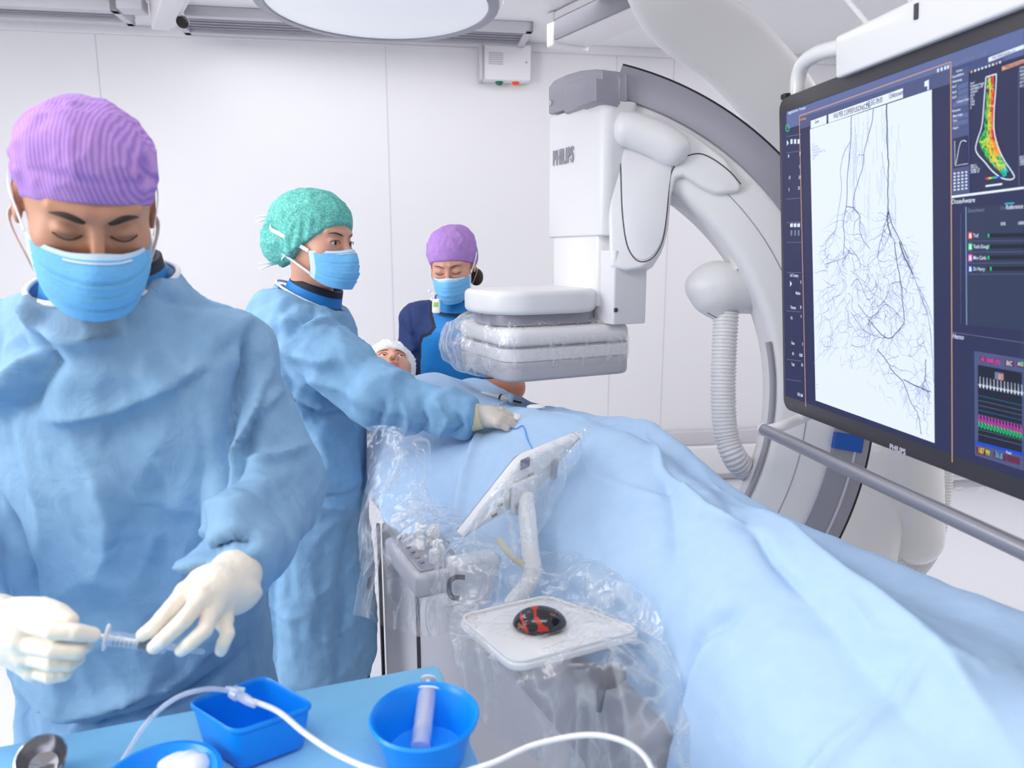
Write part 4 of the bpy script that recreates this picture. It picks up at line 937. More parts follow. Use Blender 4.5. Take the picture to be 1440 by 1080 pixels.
pad('gauze_pad', 753, 574, .026, .018, 'small white gauze swab near the far edge of the drape', 'gauze')
V, F = net(lambda P: ell(P, on_drape(725, 588, .003), (.018, .03, .008))+.002*perlin(P, 80, 4), on_drape(725, 588)-.04, on_drape(725, 588)+.04, .003); tag(mk('gauze_pad', V, F, M['strap']), 'white folded gauze held under the gloved fingertips', 'gauze')
# head pillow
pl = HP_+np.array(DV)*-.02+(0, 0, -.125); V, F = net(lambda P: ell(P, pl, (.19, .15, .055), TR), pl-.22, pl+.22, .012); tag(mk('head_pillow', V, F, M['bouf']), 'white pillow under the patient head', 'pillow')
def Dp(px, py, d): return CAMP+ray(px, py)*d
# ================================================================ C-ARM
ca = thing('x_ray_c_arm', 'large white C-arm with grey outer track and detector over the patient', 'x-ray machine', (1.35, 2.35, 0))
RC = Dp(740, 545, 2.1); q8 = math.radians(8); r1 = np.array((math.cos(q8), -math.sin(q8), 0)); r2 = np.array((0, SP, CP)); r2 -= r1*np.dot(r1, r2); r2 /= np.linalg.norm(r2); r3 = np.cross(r1, r2); r3 = r3 if r3[1] < 0 else -r3
def ring(name, prof, t0, t1, m, parent, n=90, c=RC, label=None, bev=0):
    prof = list(prof); k = len(prof); V = []
    for i in range(n+1):
        t = math.radians(t0+(t1-t0)*i/n); d = r1*math.cos(t)+r2*math.sin(t)
        for r, a in prof: V.append(c+d*r+r3*a)
    F = [(i*k+j, i*k+(j+1) % k, (i+1)*k+(j+1) % k, (i+1)*k+j) for i in range(n) for j in range(k)]+[tuple(range(k))[::-1], tuple(n*k+j for j in range(k))]
    o = mk(name, V, F, m, parent, label=label); sharp_by_angle(o.data, 28); return o
def rr(r0, r1_, a0, a1, b=.012, n=4):
    P = []
    for cx, cy, s in ((r1_-b, a1-b, 0), (r0+b, a1-b, 1), (r0+b, a0+b, 2), (r1_-b, a0+b, 3)):
        for i in range(n+1): t = (s+i/n)*PI/2; P.append((cx+b*math.cos(t), cy+b*math.sin(t)))
    return P
ring('arc_body', rr(.688, .925, -.10, .07, .03, 5), 74, -75, M['white'], ca)
ring('arc_back_cover', rr(.86, 1.005, -.26, -.11, .03, 5), 76, -75, M['wall'], ca, label='paler rear band of the arc')
ring('arc_track', rr(.852, .942, -.02, .082, .004, 2), 74.2, -75, M['dgrey'], ca, label='grey outer track')
ring('track_groove', rr(.930, .950, -.03, .074, .002, 2), 74.2, -75, M['black'], ca, label='black groove along the outer rim')
ring('track_lip', rr(.905, .911, .08, .0855, .001, 1), -8, -75, M['lgrey'], ca)
ring('arc_seam', rr(.775, .7775, .069, .0712, .0005, 1), 45, -75, M['grey'], ca)
ring('inner_edge_strip', rr(.684, .692, .03, .066, .002, 1), 12, -75, M['grey'], ca, label='grey inner edge')
bl = mat('blue_marker', (0, 84, 176), .4); ring('blue_band', rr(.85, .925, -.02, .087, .003, 1), -6.5, -9.4, bl, ca, n=6, label='blue band on the track')
# detector column ---------------------------------------------------------------
K0 = np.array((.25, 2.02, 0)); CR = np.stack([DV, NV, EZ], 1)
def KP(d, n, z): return K0-DV*d+NV*n+np.array((0, 0, z))       # d back along the table axis, n to the right
def kbox(name, d0, d1, n0, n1, z0, z1, m, bev=.012, vo=0, label=None, parent=ca, seg=4): return box(name, (d1-d0, n1-n0, z1-z0), KP((d0+d1)/2, (n0+n1)/2, (z0+z1)/2), m, parent, CR, bev, seg, vo, label)
kbox('column_casing', 0, .325, .0, .12, 1.60, 1.962, M['white'], .006, .032)
kbox('column_casing', 0, .325, .045, .13, 1.535, 1.62, M['white'], .006, .03)
kbox('column_slide', .03, .30, .008, .10, 1.40, 1.61, M['whiteg'], .006, .02)
kbox('column_post', -.035, .10, .02, .135, 1.353, 1.56, M['offw'], .004, .008, label='grey white post above the detector')
def outl(pts, p0, n_): return [ponplane(x, y, p0, n_) for x, y in pts]
# grey cap: curved top, running back over the casing
capP = outl([(771, 161), (771, 122), (778, 113), (795, 105), (815, 99), (836, 97), (849, 98), (851, 141)], KP(0, -.0, 1.9), NV)
prism('column_cap', capP, NV*.075, M['grey'], ca, .006, 3, label='grey metallic cap')
prism('cap_bridge', outl([(846, 98), (868, 102), (873, 110), (873, 148), (846, 142)], KP(-.002, 0, 1.9), DV), -DV*.2, M['grey'], ca, .005)
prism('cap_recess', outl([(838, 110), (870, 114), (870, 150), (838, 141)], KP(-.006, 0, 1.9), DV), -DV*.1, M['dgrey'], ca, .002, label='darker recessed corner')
for px, py in ((774, 145), (820, 129)): lathe('cap_screw', [(0, .003), (.0075, .003), (.0085, 0)], ponplane(px, py, KP(0, -.001, 1.9), NV), M['lgrey'], ca, axis=-NV, sides=20)
# gusset joining the casing to the arc, with its tongue-shaped service panel
GP = RC+r3*.094
gus = outl([(856, 152), (872, 149), (925, 163), (975, 188), (1020, 222), (1043, 257), (1041, 268), (1008, 272), (985, 262), (962, 246), (950, 250), (944, 275), (940, 320), (934, 345), (922, 364), (902, 377), (880, 380), (858, 376), (856, 300)], GP, r3)
prism('gusset', gus, -r3*.15, M['white'], ca, .010, 4)
pan = outl([(874, 208), (905, 218), (925, 225), (942, 228), (944, 240), (940, 270), (936, 310), (930, 338), (919, 357), (905, 365), (892, 360), (882, 340), (876, 290)], GP+r3*.003, r3)
prism('service_panel', smooth_poly(pan, 52), -r3*.02, M['offw'], ca, .0015, 2, label='slightly greyer tongue shaped panel')
gr = spline(outl([(872, 205), (873, 250), (875, 300), (881, 342), (892, 363), (905, 368), (920, 360), (932, 338), (938, 300), (941, 262), (945, 240), (958, 224), (980, 216), (1000, 222), (1025, 240), (1042, 259)], GP+r3*.001, r3), 90)
tube('panel_groove', gr, .0016, M['slot'], ca, 6, label='dark groove round the panel')
blg = spline([ponplane(x, y, GP+r3*.012, r3) for x, y in ((862, 182), (890, 184), (930, 200), (965, 222))], 24)
rad = .048*np.sqrt(np.clip(1-np.abs(np.linspace(-1, 1, 24))**6, .02, 1)); tube('gusset_bulge', blg, rad, M['white'], ca, 24)
und = [ponplane(x, y, GP-r3*.09, r3) for x, y in ((948, 262), (975, 275), (1010, 300), (1040, 335), (1056, 372))]
tube('arc_underside_cover', und, .05, M['white'], ca, 20, 24, sx=.9, sy=1)
tx = text('brand_lettering', 'PHILIPS', ponplane(777, 233, KP(0, -.004, 1.8), NV), DV, EZ, .043, M['dgrey'], ca, bold=.035, depth=.001, wscale=.62)
lathe('post_screw', [(0, .003), (.006, .003), (.007, 0)], ponplane(866, 436, KP(-.035, 0, 1.4), DV), M['slot'], ca, axis=DV, sides=16)
tube('casing_seam', [KP(.0, .1205, 1.62), KP(-.003, .1205, 1.93)], .001, M['slot'], ca, 5)
# detector mount and detector
kbox('detector_mount', .0, .30, -.33, .04, 1.386, 1.452, M['white'], .016, .12, seg=5)
kbox('mount_gap', .03, .27, -.30, .035, 1.355, 1.39, M['dgrey'], .003, .08, label='dark grey slot above the detector')
def dbox(nm, z0, z1, ins, m, lab, bev, vo=.05): return kbox(nm, ins-.01, .35-ins, -.30+ins, .115-ins, z0, z1, m, bev, vo, lab, ca)
dbox('detector_top', 1.298, 1.352, .0, M['white'], None, .022); dbox('detector_seam', 1.294, 1.300, .0015, M['grey'], 'thin seam', 0); dbox('detector_side', 1.262, 1.296, 0, M['offw'], None, .002)
dbox('detector_base', 1.205, 1.264, .0, mat('detector_grey', (186, 184, 192), .45), 'grey lower band of the detector', .012)
# joint housing with corrugated hose
jc = lambda x, y, d=2.06: Dp(x, y, d)
def joint(P):
    d = smin(cap(P, jc(1015, 405), jc(1110, 402, 2.12), .074, .085), ell(P, jc(1000, 405), (.066, .06, .072)), .03)
    d = smin(d, cap(P, jc(982, 402), jc(1000, 405), .038, .055), .02)
    return smin(d, cap(P, jc(1005, 425), jc(1012, 447), .045, .016), .03)
V, F = net(joint, jc(1040, 400)-(.25, .2, .2), jc(1040, 400)+(.3, .22, .2), .007, 3); mk('joint_housing', V, F, M['white'], ca)
def hose(P, r, m, parent, pitch=.0105):
    P = spline(P, 200); L = np.cumsum(np.r_[0, np.linalg.norm(np.diff(P, axis=0), axis=1)]); n = int(L[-1]/pitch)*6
    Q = np.stack([np.interp(np.linspace(0, L[-1], n), L, P[:, i]) for i in range(3)], 1); rad = r*(1+.055*np.sign(np.sin(np.arange(n)*2*PI/6+.3)))
    return tube('corrugated_hose', Q, rad, m, parent, 20)
hose([jc(1021, 440), jc(1018, 500), jc(1017, 560), jc(1021, 610), jc(1038, 650), jc(1072, 672, 2.15)], .0345, M['white'], ca)
tube('housing_seam', [jc(995+0, 440, 1.985), jc(1008, 447, 1.99)], .0012, M['slot'], ca, 6)
# ceiling suspension arm: broad curved beam behind the arc
su = thing('suspension_arm', 'broad white curved ceiling arm sweeping down behind the C-arm', 'ceiling arm', (1.3, 2.8, 0))
path = spline([Dp(*q) for q in ((905, -110, 2.45), (950, 5, 2.55), (1035, 75, 2.68), (1105, 160, 2.75), (1150, 280, 2.78), (1190, 430, 2.75), (1210, 580, 2.65), (1212, 700, 2.5), (1190, 800, 2.4), (1140, 880, 2.3))], 80)
path = path[path[:, 2] < CZ+.05]
T = np.gradient(path, axis=0); T /= np.linalg.norm(T, axis=1)[:, None]; vd = path-CAMP; vd /= np.linalg.norm(vd, axis=1)[:, None]; sdv = np.cross(T, vd); sdv /= np.linalg.norm(sdv, axis=1)[:, None]; bk = np.cross(sdv, T)
prf = rr(-.135, .135, -.06, .06, .04, 5); V = np.array([p+a*s_+b_*k_ for p, s_, k_ in zip(path, sdv, bk) for a, b_ in prf]); k = len(prf); n = len(path)
F = [(i*k+j, i*k+(j+1) % k, (i+1)*k+(j+1) % k, (i+1)*k+j) for i in range(n-1) for j in range(k)]+[tuple(range(k))[::-1], tuple((n-1)*k+j for j in range(k))]
mk('curved_beam', V, F, M['white'], su)
lathe('ceiling_plate', [(0, CZ-.001), (.42, CZ-.001), (.42, CZ-.05), (.3, CZ-.09), (0, CZ-.09)], (path[0][0], path[0][1], 0), M['white'], su, sides=48)
hs = lambda x, y, d=2.45: Dp(x, y, d)
def lobe(P):
    d = cap(P, hs(1280, 630), hs(1280, 752), .10, .105); d = smax(d, n2(P-hs(1280, 700))-.34, .01)
    return smin(d, cap(P, hs(1225, 640, 2.5), hs(1228, 760, 2.5), .075, .07), .03)
V, F = net(lobe, hs(1260, 690)-(.25, .25, .35), hs(1260, 690)+(.3, .25, .35), .009, 3); mk('stand_housing', V, F, M['whiteg'], su)
hose([hs(1323, 640, 2.52), hs(1318, 710, 2.52), hs(1306, 765, 2.5), hs(1282, 798, 2.46), hs(1262, 792, 2.44), hs(1256, 765, 2.44)], .040, M['white'], su)

# ================================================================ MONITOR
P0 = W(1097, 357, 1.69); es = np.array((.1724, -.985, 0)); es /= np.linalg.norm(es); mn = np.array((es[1], -es[0], 0)); mn = mn if np.dot(mn, CAMP-P0) > 0 else -mn; tl = math.radians(5.2); et = EZ*math.cos(tl)+mn*math.sin(tl); mn = mn*math.cos(tl)-EZ*math.sin(tl)
def Mp(px, py, off=0): return ponplane(px, py, P0+mn*off, mn)
mo = thing('wall_monitor', 'very large black-framed monitor showing a vessel image, hung at right', 'monitor', P0+es*.6-mn*.06)
zt, zb = [float(np.dot(Mp(*q)-P0, et))+P0[2] for q in ((1100, 136), (1106, 578))]; SW = 1.30
def MS(s, z, off=0): return P0+es*s+et*(z-P0[2])+mn*off
def rrect(s0, s1, z0, z1, r, off, n=6):
    P = []
    for cs, cz, q in ((s1-r, z1-r, 0), (s0+r, z1-r, 1), (s0+r, z0+r, 2), (s1-r, z0+r, 3)):
        for i in range(n+1): t = (q+i/n)*PI/2; P.append(MS(cs+r*math.cos(t), cz+r*math.sin(t), off))
    return P
prism('casing', rrect(0, SW, zb, zt, .028, -.006), -mn*.05, M['black'], mo, .006, 3)
prism('bezel', rrect(.004, SW-.004, zb+.004, zt-.004, .026, .0), -mn*.012, M['bezel'], mo, .002, 2, label='dark grey bezel')
prism('back_cover', rrect(.25, SW-.25, zb+.15, zt-.1, .05, -.05), -mn*.05, M['lgrey'], mo, .02)
def em(name, c, st=1.0, spec=.3):
    m, nt, b = newmat(name); c = s2l(c); b.inputs['Base Color'].default_value = (.01, .01, .012, 1); b.inputs['Roughness'].default_value = .38; b.inputs['Specular IOR Level'].default_value = spec
    b.inputs['Emission Color'].default_value = (*c, 1); b.inputs['Emission Strength'].default_value = st; return m
E = {k: em('screen_'+k, c) for k, c in dict(bg=(40, 44, 82), bg2=(52, 58, 98), bar=(92, 106, 156), bar2=(74, 84, 128), white=(226, 236, 250), text=(214, 226, 246), dim=(96, 106, 140), ves=(92, 104, 168), vesd=(48, 54, 104), vesl=(170, 182, 222), line=(190, 150, 130),
     green=(20, 200, 110), lgreen=(60, 210, 60), yellow=(226, 214, 60), orange=(240, 150, 50), red=(228, 64, 50), cyan=(30, 190, 220), blue=(20, 70, 200), pink=(226, 80, 200), maroon=(96, 34, 60), banner=(222, 160, 120), black=(20, 24, 44), panel=(44, 54, 84), edge=(120, 150, 190), teal=(20, 110, 150), mag=(190, 60, 170), grey=(110, 120, 150)).items()}
scr = thing_scr = None
def quad(name, pts, m, off, parent=mo, th=.0003, label=None):
    P = [Mp(x, y, off) for x, y in pts]; V = P+[p-mn*th for p in P]; n = len(P)
    return mk(name, V, [tuple(range(n)), tuple(range(2*n-1, n-1, -1))]+[(i, n+i, n+(i+1) % n, (i+1) % n) for i in range(n)], m, parent, smooth=False, label=label)
Z = lambda x, y, off=.001: Mp(x, y, off)
s0 = np.dot(Mp(1105, 157)-P0, es); z1 = Mp(1105, 157)[2]; z0 = Mp(1114, 562)[2]; s0b = np.dot(Mp(1114, 562)-P0, es)
s0 = .016; z0 = zb+.038; z1 = zt-.034
def sz(s, z): return MS(s, z, .0012)
sc_V = rrect(s0, SW-s0, z0, z1, .002, .0012, 1)
scn = mk('screen', sc_V+[p-mn*.0008 for p in sc_V], [tuple(range(8)), tuple(range(15, 7, -1))], E['bg'], mo, smooth=False, label='lit dark blue screen')
def yl(px, t):     # y of a monitor-horizontal line through (1440, t)
    return 357+(t-357)*(px-545)/895
def band(name, x0, x1, t0, t1, m, off=.002, parent=None, label=None): return quad(name, [(x0, yl(x0, t0)), (x1, yl(x1, t0)), (x1, yl(x1, t1)), (x0, yl(x0, t1))], m, off, parent or scn, label=label)
def line(name, pts, wpx, m, off=.003, parent=None):
    V = []; F = []; P = [Mp(x, y, off) for x, y in pts]; P = np.array(P); T = np.gradient(P, axis=0); T /= np.linalg.norm(T, axis=1)[:, None]+1e-12; B = np.cross(T, mn); d = np.linalg.norm(P-CAMP, axis=1)
    w_ = np.broadcast_to(np.asarray(wpx, float), (len(P),))*d/FPX/2; V = np.vstack([P-B*w_[:, None], P+B*w_[:, None]]); n = len(P)
    return V, [(i, i+1, n+i+1, n+i) for i in range(n-1)]
def lines(name, L, m, off=.003, parent=None, label=None):
    V, F = joinvf([line(name, p, w_, m, off) for p, w_ in L]); return mk(name, V, F, m, parent or scn, smooth=False, label=label)
def stext(s, px, py, hpx, m=None, off=.0035, ws=1.0, parent=None, bold=.01, name='screen_text'):
    p = Mp(px, py, off); h = hpx*np.linalg.norm(p-CAMP)/FPX*.98
    return text(name, s, p, es, et, h, m or E['text'], parent or scn, bold=bold, depth=.0001, wscale=ws)
def T0(px, y): return 357+(y-357)*895/(px-545)     # inverse of yl
# left tool column and title bars
band('title_bar', 1106, 1440, T0(1105, 158), T0(1124, 172)+6, E['bar']); band('title_bar', 1124, 1337, T0(1124, 166), T0(1124, 182), E['bar2'], .0024)
lines('window_border', [([(1124, 163), (1337, 87)], 1.4), ([(1124, 163), (1133, 572)], 1.4), ([(1337, 87), (1339, 650)], 1.6)], E['line'], label='thin warm coloured window border')
stext('Applications', 1108, 161, 3.6, ws=.9); stext('Presets', 1124, 156, 3.6, ws=.9); stext('LiveImage', 1125, 170, 3, E['orange'], ws=.8)
for y in (192, 215, 280, 313, 341, 383, 437, 505, 533): lines('panel_divider', [([(1106, y), (1127, y-(357-y)*.02)], .8)], E['dim'])
for x, y, s_ in ((1108, 222, '04'), (1124, 219, '37'), (1124, 237, '0'), (1109, 252, '1.0'), (1123, 252, '219'), (1109, 269, '8'), (1122, 267, '310'), (1111, 389, 'Left Coronary'), (1125, 399, '15'), (1119, 414, 'Medium'), (1112, 434, 'Detector'), (1125, 434, '30'), (1112, 449, 'KA'), (1126, 447, '0'), (1113, 484, 'Dose'), (1128, 486, '0'), (1114, 499, 'AK'), (1124, 501, '0.000'), (1113, 514, 'Total'), (1127, 515, '00'), (1121, 556, '10:35 AM')):
    stext(s_, x, y, 4.2, ws=.55)
lines('green_ring', [([(1107.5+2.6*math.cos(t), 180+4.6*math.sin(t)) for t in np.linspace(0, 2*PI, 20)], 1.2)], E['green'])
quad('play_icon', [(1106.5, 197), (1109, 201), (1106.5, 205)], E['text'], .003, scn); quad('play_icon', [(1111, 395), (1113.5, 399), (1111, 403)], E['text'], .003, scn)
for x in (1113, 1118, 1123): quad('tool_icon', [(x-1.4, 196), (x+1.4, 195.5), (x+1.4, 202), (x-1.4, 202.5)], E['text'], .003, scn); quad('tool_icon', [(x-1.8, 314.5), (x+1.8, 314), (x+1.8, 319), (x-1.8, 319.5)], E['text'], .003, scn); quad('tool_icon', [(x-1.3, 324), (x+1.3, 323.5), (x+1.3, 331), (x-1.3, 331.5)], E['grey'], .003, scn)
for x in (1319, 1324, 1329, 1333): quad('window_icon', [(x-1.2, 97-(x-1319)*.35), (x+1.2, 96-(x-1319)*.35), (x+1.2, 101-(x-1319)*.35), (x-1.2, 102-(x-1319)*.35)], E['text'], .003, scn)
quad('flag_icon', [(1300, 115), (1306, 112), (1306, 126), (1304, 127), (1304, 121), (1300, 122)], E['white'], .003, scn)
# angiogram
ang = quad('angiogram_panel', [(1139, 182), (1310, 126), (1314, 623), (1147, 563)], E['white'], .0022, scn, label='white vessel image panel')
quad('caption_tab', [(1140, 170), (1162, 162), (1162, 174), (1140, 181)], E['white'], .003, scn); quad('caption_tab', [(1165, 161), (1269.5, 124), (1269.5, 137.5), (1165, 173)], E['white'], .003, scn)
def ctext(s, x, y, h, ws): return stext(s, x, y, h, E['vesd'], .0042, ws)
ctext('Live', 1146, 174, 4.5, .8); ctext('VAS PER 2 DPERFUSION(CLI2)', 1172, 167, 6, .62); ctext('AZ SIG 09:03', 1218, 150.5, 6, .62); ctext('Unknown', 1250, 139, 6, .72)
for i, (x, y) in enumerate(((1142, 205), (1142, 209), (1142, 213), (1142, 217), (1142, 221), (1142, 225), (1148, 547), (1148, 542))): stext(['AZ', 'VAS PER', 'PERFUSION', '2D PERFUSION CLI', 'FRAME 09', 'LIVE', 'R', 'AP'][i], x, y, 2.6, E['vesl'], .0042, .9)
L1 = []; L2 = []; L3 = []
c5 = lambda P: [(1080+x/3, y/3) for x, y in P]; c6 = lambda P: [(1080+x/2.842, 340+y/2.842) for x, y in P]
mains = [(c5([(352, 490), (350, 560), (342, 680), (335, 760), (330, 870), (318, 930), (322, 1010), (318, 1080)]), 1.5, 1), (c5([(445, 460), (438, 520), (405, 640), (402, 700), (375, 780), (360, 840), (362, 880)]), 1.4, 1),
  (c5([(500, 440), (503, 600), (508, 700), (505, 800), (507, 890)]), 1.9, 2), (c5([(507, 890), (490, 960), (475, 1020), (460, 1090)]), 1.1, 1), (c5([(507, 890), (525, 950), (555, 1010), (590, 1090)]), 1.4, 2),
  (c5([(345, 600), (315, 660), (306, 720), (310, 800), (296, 900), (285, 970), (252, 1010), (240, 1075)]), .9, 1), (c5([(330, 872), (360, 878), (388, 915), (385, 960), (400, 1010), (430, 1050)]), 1.2, 1),
  (c6([(525, 0), (545, 60), (580, 130)]), 2.0, 2), (c6([(580, 130), (612, 220), (640, 300), (655, 420), (662, 560)]), .9, 1), (c6([(505, 0), (515, 80), (530, 160), (540, 260), (545, 320), (520, 355), (490, 385), (455, 372), (400, 310)]), 1.4, 2),
  (c6([(435, 430), (470, 470), (500, 520), (540, 560), (570, 640), (600, 690), (612, 770)]), 1.2, 2), (c6([(530, 160), (490, 170), (470, 230), (440, 260)]), .9, 1), (c6([(360, 250), (400, 300), (430, 290), (470, 250), (520, 290)]), 1.0, 1),
  (c6([(540, 550), (590, 575), (650, 600)]), 1.3, 2), (c6([(630, 470), (628, 540), (615, 585)]), 1.2, 2), (c6([(330, 280), (380, 350), (440, 380), (490, 385)]), .8, 1), (c6([(230, 90), (310, 60), (330, 20)]), .8, 1), (c6([(330, 180), (360, 150), (400, 230), (435, 190), (430, 150)]), .9, 1),
  (c5([(507, 890), (505, 940), (520, 1000)]), 2.2, 2), (c5([(480, 640), (490, 720), (508, 780)]), .6, 1), (c6([(600, 180), (640, 260), (660, 330)]), .7, 1), (c5([(405, 655), (380, 660), (372, 740), (385, 800)]), .6, 1)]
def inpan(x, y): return 1143 < x < 1311 and 130 < y < 560+(x-1147)*.34
rg = np.random.RandomState(11)
def wig(P, n, a):
    Q = spline([(x, y, 0) for x, y in P], n)[:, :2]; return [(x+a*math.sin(i*1.3+x)+rg.normal(0, a*.4), y) for i, (x, y) in enumerate(Q)]
ends = []
for P, w_, lv in mains:
    Q = wig(P, 26, .35); (L2 if lv == 2 else L1).append((Q, np.linspace(w_, w_*.75, 26))); ends += [Q[i] for i in range(6, 26, 3) if Q[i][1] > 290]
seeds = list(ends)
def edge_x(y): return (1256+(y-290)*.175 if y > 290 else 1258)
for k in range(620):
    if k % 5 < 2: x, y = seeds[rg.randint(len(seeds))]
    else:
        y = rg.triangular(285, 430, 590); xl_ = 1150+max(0, 330-y)*.45+max(0, y-470)*.75; x = rg.uniform(xl_, edge_x(y)+18*(y > 330))
    fan = math.pi/2-(x-1225)*.006; a = fan+rg.normal(0, .75); n = rg.randint(5, 15); P = []; st = rg.uniform(2.0, 4.6)
    for i in range(n):
        P.append((x, y)); a += rg.normal(0, .34)+.05*(fan-a); x += st*math.cos(a)*.8; y += st*math.sin(a)
        if not inpan(x, y) or x > edge_x(y)+26*(y > 330) or (y > 520 and x < 1150+(y-470)*1.0): break
    if len(P) > 3: (L3 if k % 4 else L1).append((P, np.linspace(rg.uniform(.45, .85), .3, len(P))))
for k in range(60):
    x = rg.choice([1196, 1200, 1216, 1240, 1252, 1254])+rg.normal(0, 6); y = rg.uniform(150, 280); P = [(x+rg.normal(0, .5)+.05*i, y+i*3.2) for i in range(rg.randint(6, 20))]; P = [q for q in P if inpan(*q) and q[1] > 168-(q[0]-1139)*.25]
    if len(P) > 3: L3.append((P, .5))
tag(lines('fine_vessels', L3, E['vesl'], .0026, ang, 'pale fine vessels'), kind='stuff'); tag(lines('vessels', L1, E['ves'], .003, ang), kind='stuff'); lines('main_vessels', L2, E['vesd'], .0033, ang, 'dark main vessels')
# right column windows
band('window_panel', 1339, 1440, T0(1339, 95), T0(1339, 110), E['bg2'], .002); stext('Interventional Tools', 1338, 93.5, 5.6, E['grey'], ws=.75)
quad('tool_column', [(1338.5, 101), (1362, 93), (1363.5, 272), (1339, 276)], E['bar2'], .0022, scn)
for i, y in enumerate((118, 126, 134, 143, 161, 170)): quad('tool_field', [(1347 if i < 3 else 1339.5, y+2), (1361, y-3), (1361, y+3), (1347 if i < 3 else 1339.5, y+8)], E['bar'], .0026, scn)
for x, y, s_ in ((1339, 110, 'QuantifyMove'), (1339, 117, 'Windowing'), (1339, 124, 'Red1'), (1339, 132, 'Red2'), (1339, 139, 'Red3'), (1345, 145, 'Compare Peak'), (1339, 158, 'Parameter'), (1340, 165, 'Mean Image'), (1340, 172, 'Time'), (1340, 182, 'Region'), (1345, 102, 'Review')): stext(s_, x, y, 2.6, ws=.8)
quad('graph_box', [(1340, 195), (1361.5, 190), (1362, 233), (1340.5, 237)], E['bg'], .0026, scn)
lines('graph_curve', [(wig([(1344, 231), (1346, 222), (1348, 210), (1351, 200), (1355, 197.5), (1359, 199)], 14, .1), .9), ([(1342.5, 198), (1343, 233), (1361, 230)], .7)], E['text'], .0032)
for r_ in range(6):
    for c_ in range(4): quad('table_value', [(1341+c_*5.4, 243+r_*4.6-c_*.7), (1343.8+c_*5.4, 242.6+r_*4.6-c_*.7), (1343.8+c_*5.4, 245+r_*4.6-c_*.7), (1341+c_*5.4, 245.4+r_*4.6-c_*.7)], E['text'], .003, scn)
quad('patient_bar', [(1390, 81), (1440, 62.5), (1440, 68), (1390, 87.5)], E['white'], .003, scn); ctext('VAS PERFUSION CLI', 1395, 84, 3, .8)
quad('warning_banner', [(1409, 94), (1440, 83), (1440, 88.5), (1409, 99.5)], E['banner'], .003, scn); stext('THIS IS NOT FOR DIAGNOSTIC', 1413, 97, 3, E['vesd'], .004, .7)
for x in range(1365, 1410, 5): quad('toolbar_icon', [(x, 100-(x-1365)*.34), (x+2.4, 99-(x-1365)*.34), (x+2.4, 102-(x-1365)*.34), (x, 103-(x-1365)*.34)], E['banner'] if x in (1365, 1400) else E['text'], .003, scn)
for i, s_ in enumerate(('Live1', 'Perfusion Image', 'ARTERIAL AP', '12:04:07', 'AP 0', 'L/R', 'CAU', 'CRA', 'S')): stext(s_, 1364.5, 119+i*4.3, 2.5, ws=.85)
for i, s_ in enumerate(('Live1', 'Perfusion', 'ARRIVAL', '12:04', 'AP 0', 'FD 20')): stext(s_, 1434, 97+i*5.2, 2.6, ws=.85); stext(s_, 1434, 222+i*3.6, 2.4, ws=.8) if i < 4 else None
for i, s_ in enumerate(('Series 1', 'WW 252', 'FRAME 12.5', 'ZOOM 1.0')): stext(s_, 1364.8, 234+i*3.3, 2.2, ws=.85)
FO = [(1386.5, 108.5), (1400, 104.5), (1401, 107), (1400, 130), (1398, 155), (1398, 183), (1403, 205), (1412, 225), (1424, 243), (1426, 250), (1420, 252.5), (1408, 250), (1395, 240), (1385, 228), (1375, 217), (1372, 208), (1375, 195), (1381, 175), (1384, 140), (1386.5, 108.5)]
lines('foot_outline', [(wig(FO, 90, 0), 1.3)], E['white'], .0045)
from collections import defaultdict
BK = defaultdict(list)
fc = np.array([(1393, 106), (1392, 150), (1391, 180), (1389, 200), (1398, 222), (1412, 242)]); hw = np.array([6, 6.5, 7.5, 14, 12, 7])
for k in range(330):
    t = rg.uniform(0, 4.9) if k % 3 else rg.uniform(2.6, 4.6); i = int(t); f = t-i; c = fc[i]*(1-f)+fc[i+1]*f; h_ = hw[i]*(1-f)+hw[i+1]*f; u = rg.uniform(-.95, .95); x = c[0]+u*h_; y = c[1]+rg.normal(0, 2)
    P = []; a = math.pi/2+rg.normal(0, .35)+(.5 if t > 3 else 0)*(-1)
    for j in range(rg.randint(4, 10)): P.append((x, y)); a += rg.normal(0, .35); x += 1.5*math.cos(a); y += 2.0*math.sin(a)
    P = [q for q in P if q[1] < 249 and abs(q[0]-np.interp(q[1], fc[:, 1], fc[:, 0])) < np.interp(q[1], fc[:, 1], hw)*.95]
    if len(P) < 3: continue
    col_ = ('red' if u > .35 and t < 2.8 else 'orange' if u > .1 and t < 3.6 else 'yellow' if -.3 < u < .25 else 'lgreen' if u < -.3 and rg.rand() < .6 else 'green') if t < 4.2 else rg.choice(['green', 'cyan', 'cyan', 'yellow'])
    BK[col_].append((P, rg.uniform(.6, 1.1)))
BK['red'].append((wig([(1396.5, 106), (1396, 125), (1395.5, 145), (1395, 168), (1394, 190)], 30, .3), 2.4)); BK['yellow'] += [(wig([(1390, 108), (1392, 128), (1389, 150), (1391, 180)], 24, .5), 1.0), (wig([(1393, 110), (1392, 140), (1392, 165)], 20, .4), .9)]
for k_, L in BK.items(): tag(lines('foot_vessels', L, E[k_], .0032+.0002*len(k_), scn, k_+' coloured vessels'), kind='stuff')
for i, k_ in enumerate(('red', 'yellow', 'lgreen', 'cyan', 'blue', 'blue')): quad('colour_scale', [(1386+i*4, 250-i*.5), (1390+i*4, 249.5-i*.5), (1390+i*4, 252-i*.5), (1386+i*4, 252.5-i*.5)], E[k_], .005, scn)
quad('colour_scale', [(1386, 260.5), (1409, 257.5), (1409, 260), (1386, 263)], E['white'], .005, scn)
lines('separator', [([(1338, 277), (1440, 264)], 2.6)], E['white'], .003); lines('separator', [([(1432.5, 97), (1433, 262)], .7)], E['dim'], .003)
stext('DoseAware', 1338, 287, 5.6, ws=.9)
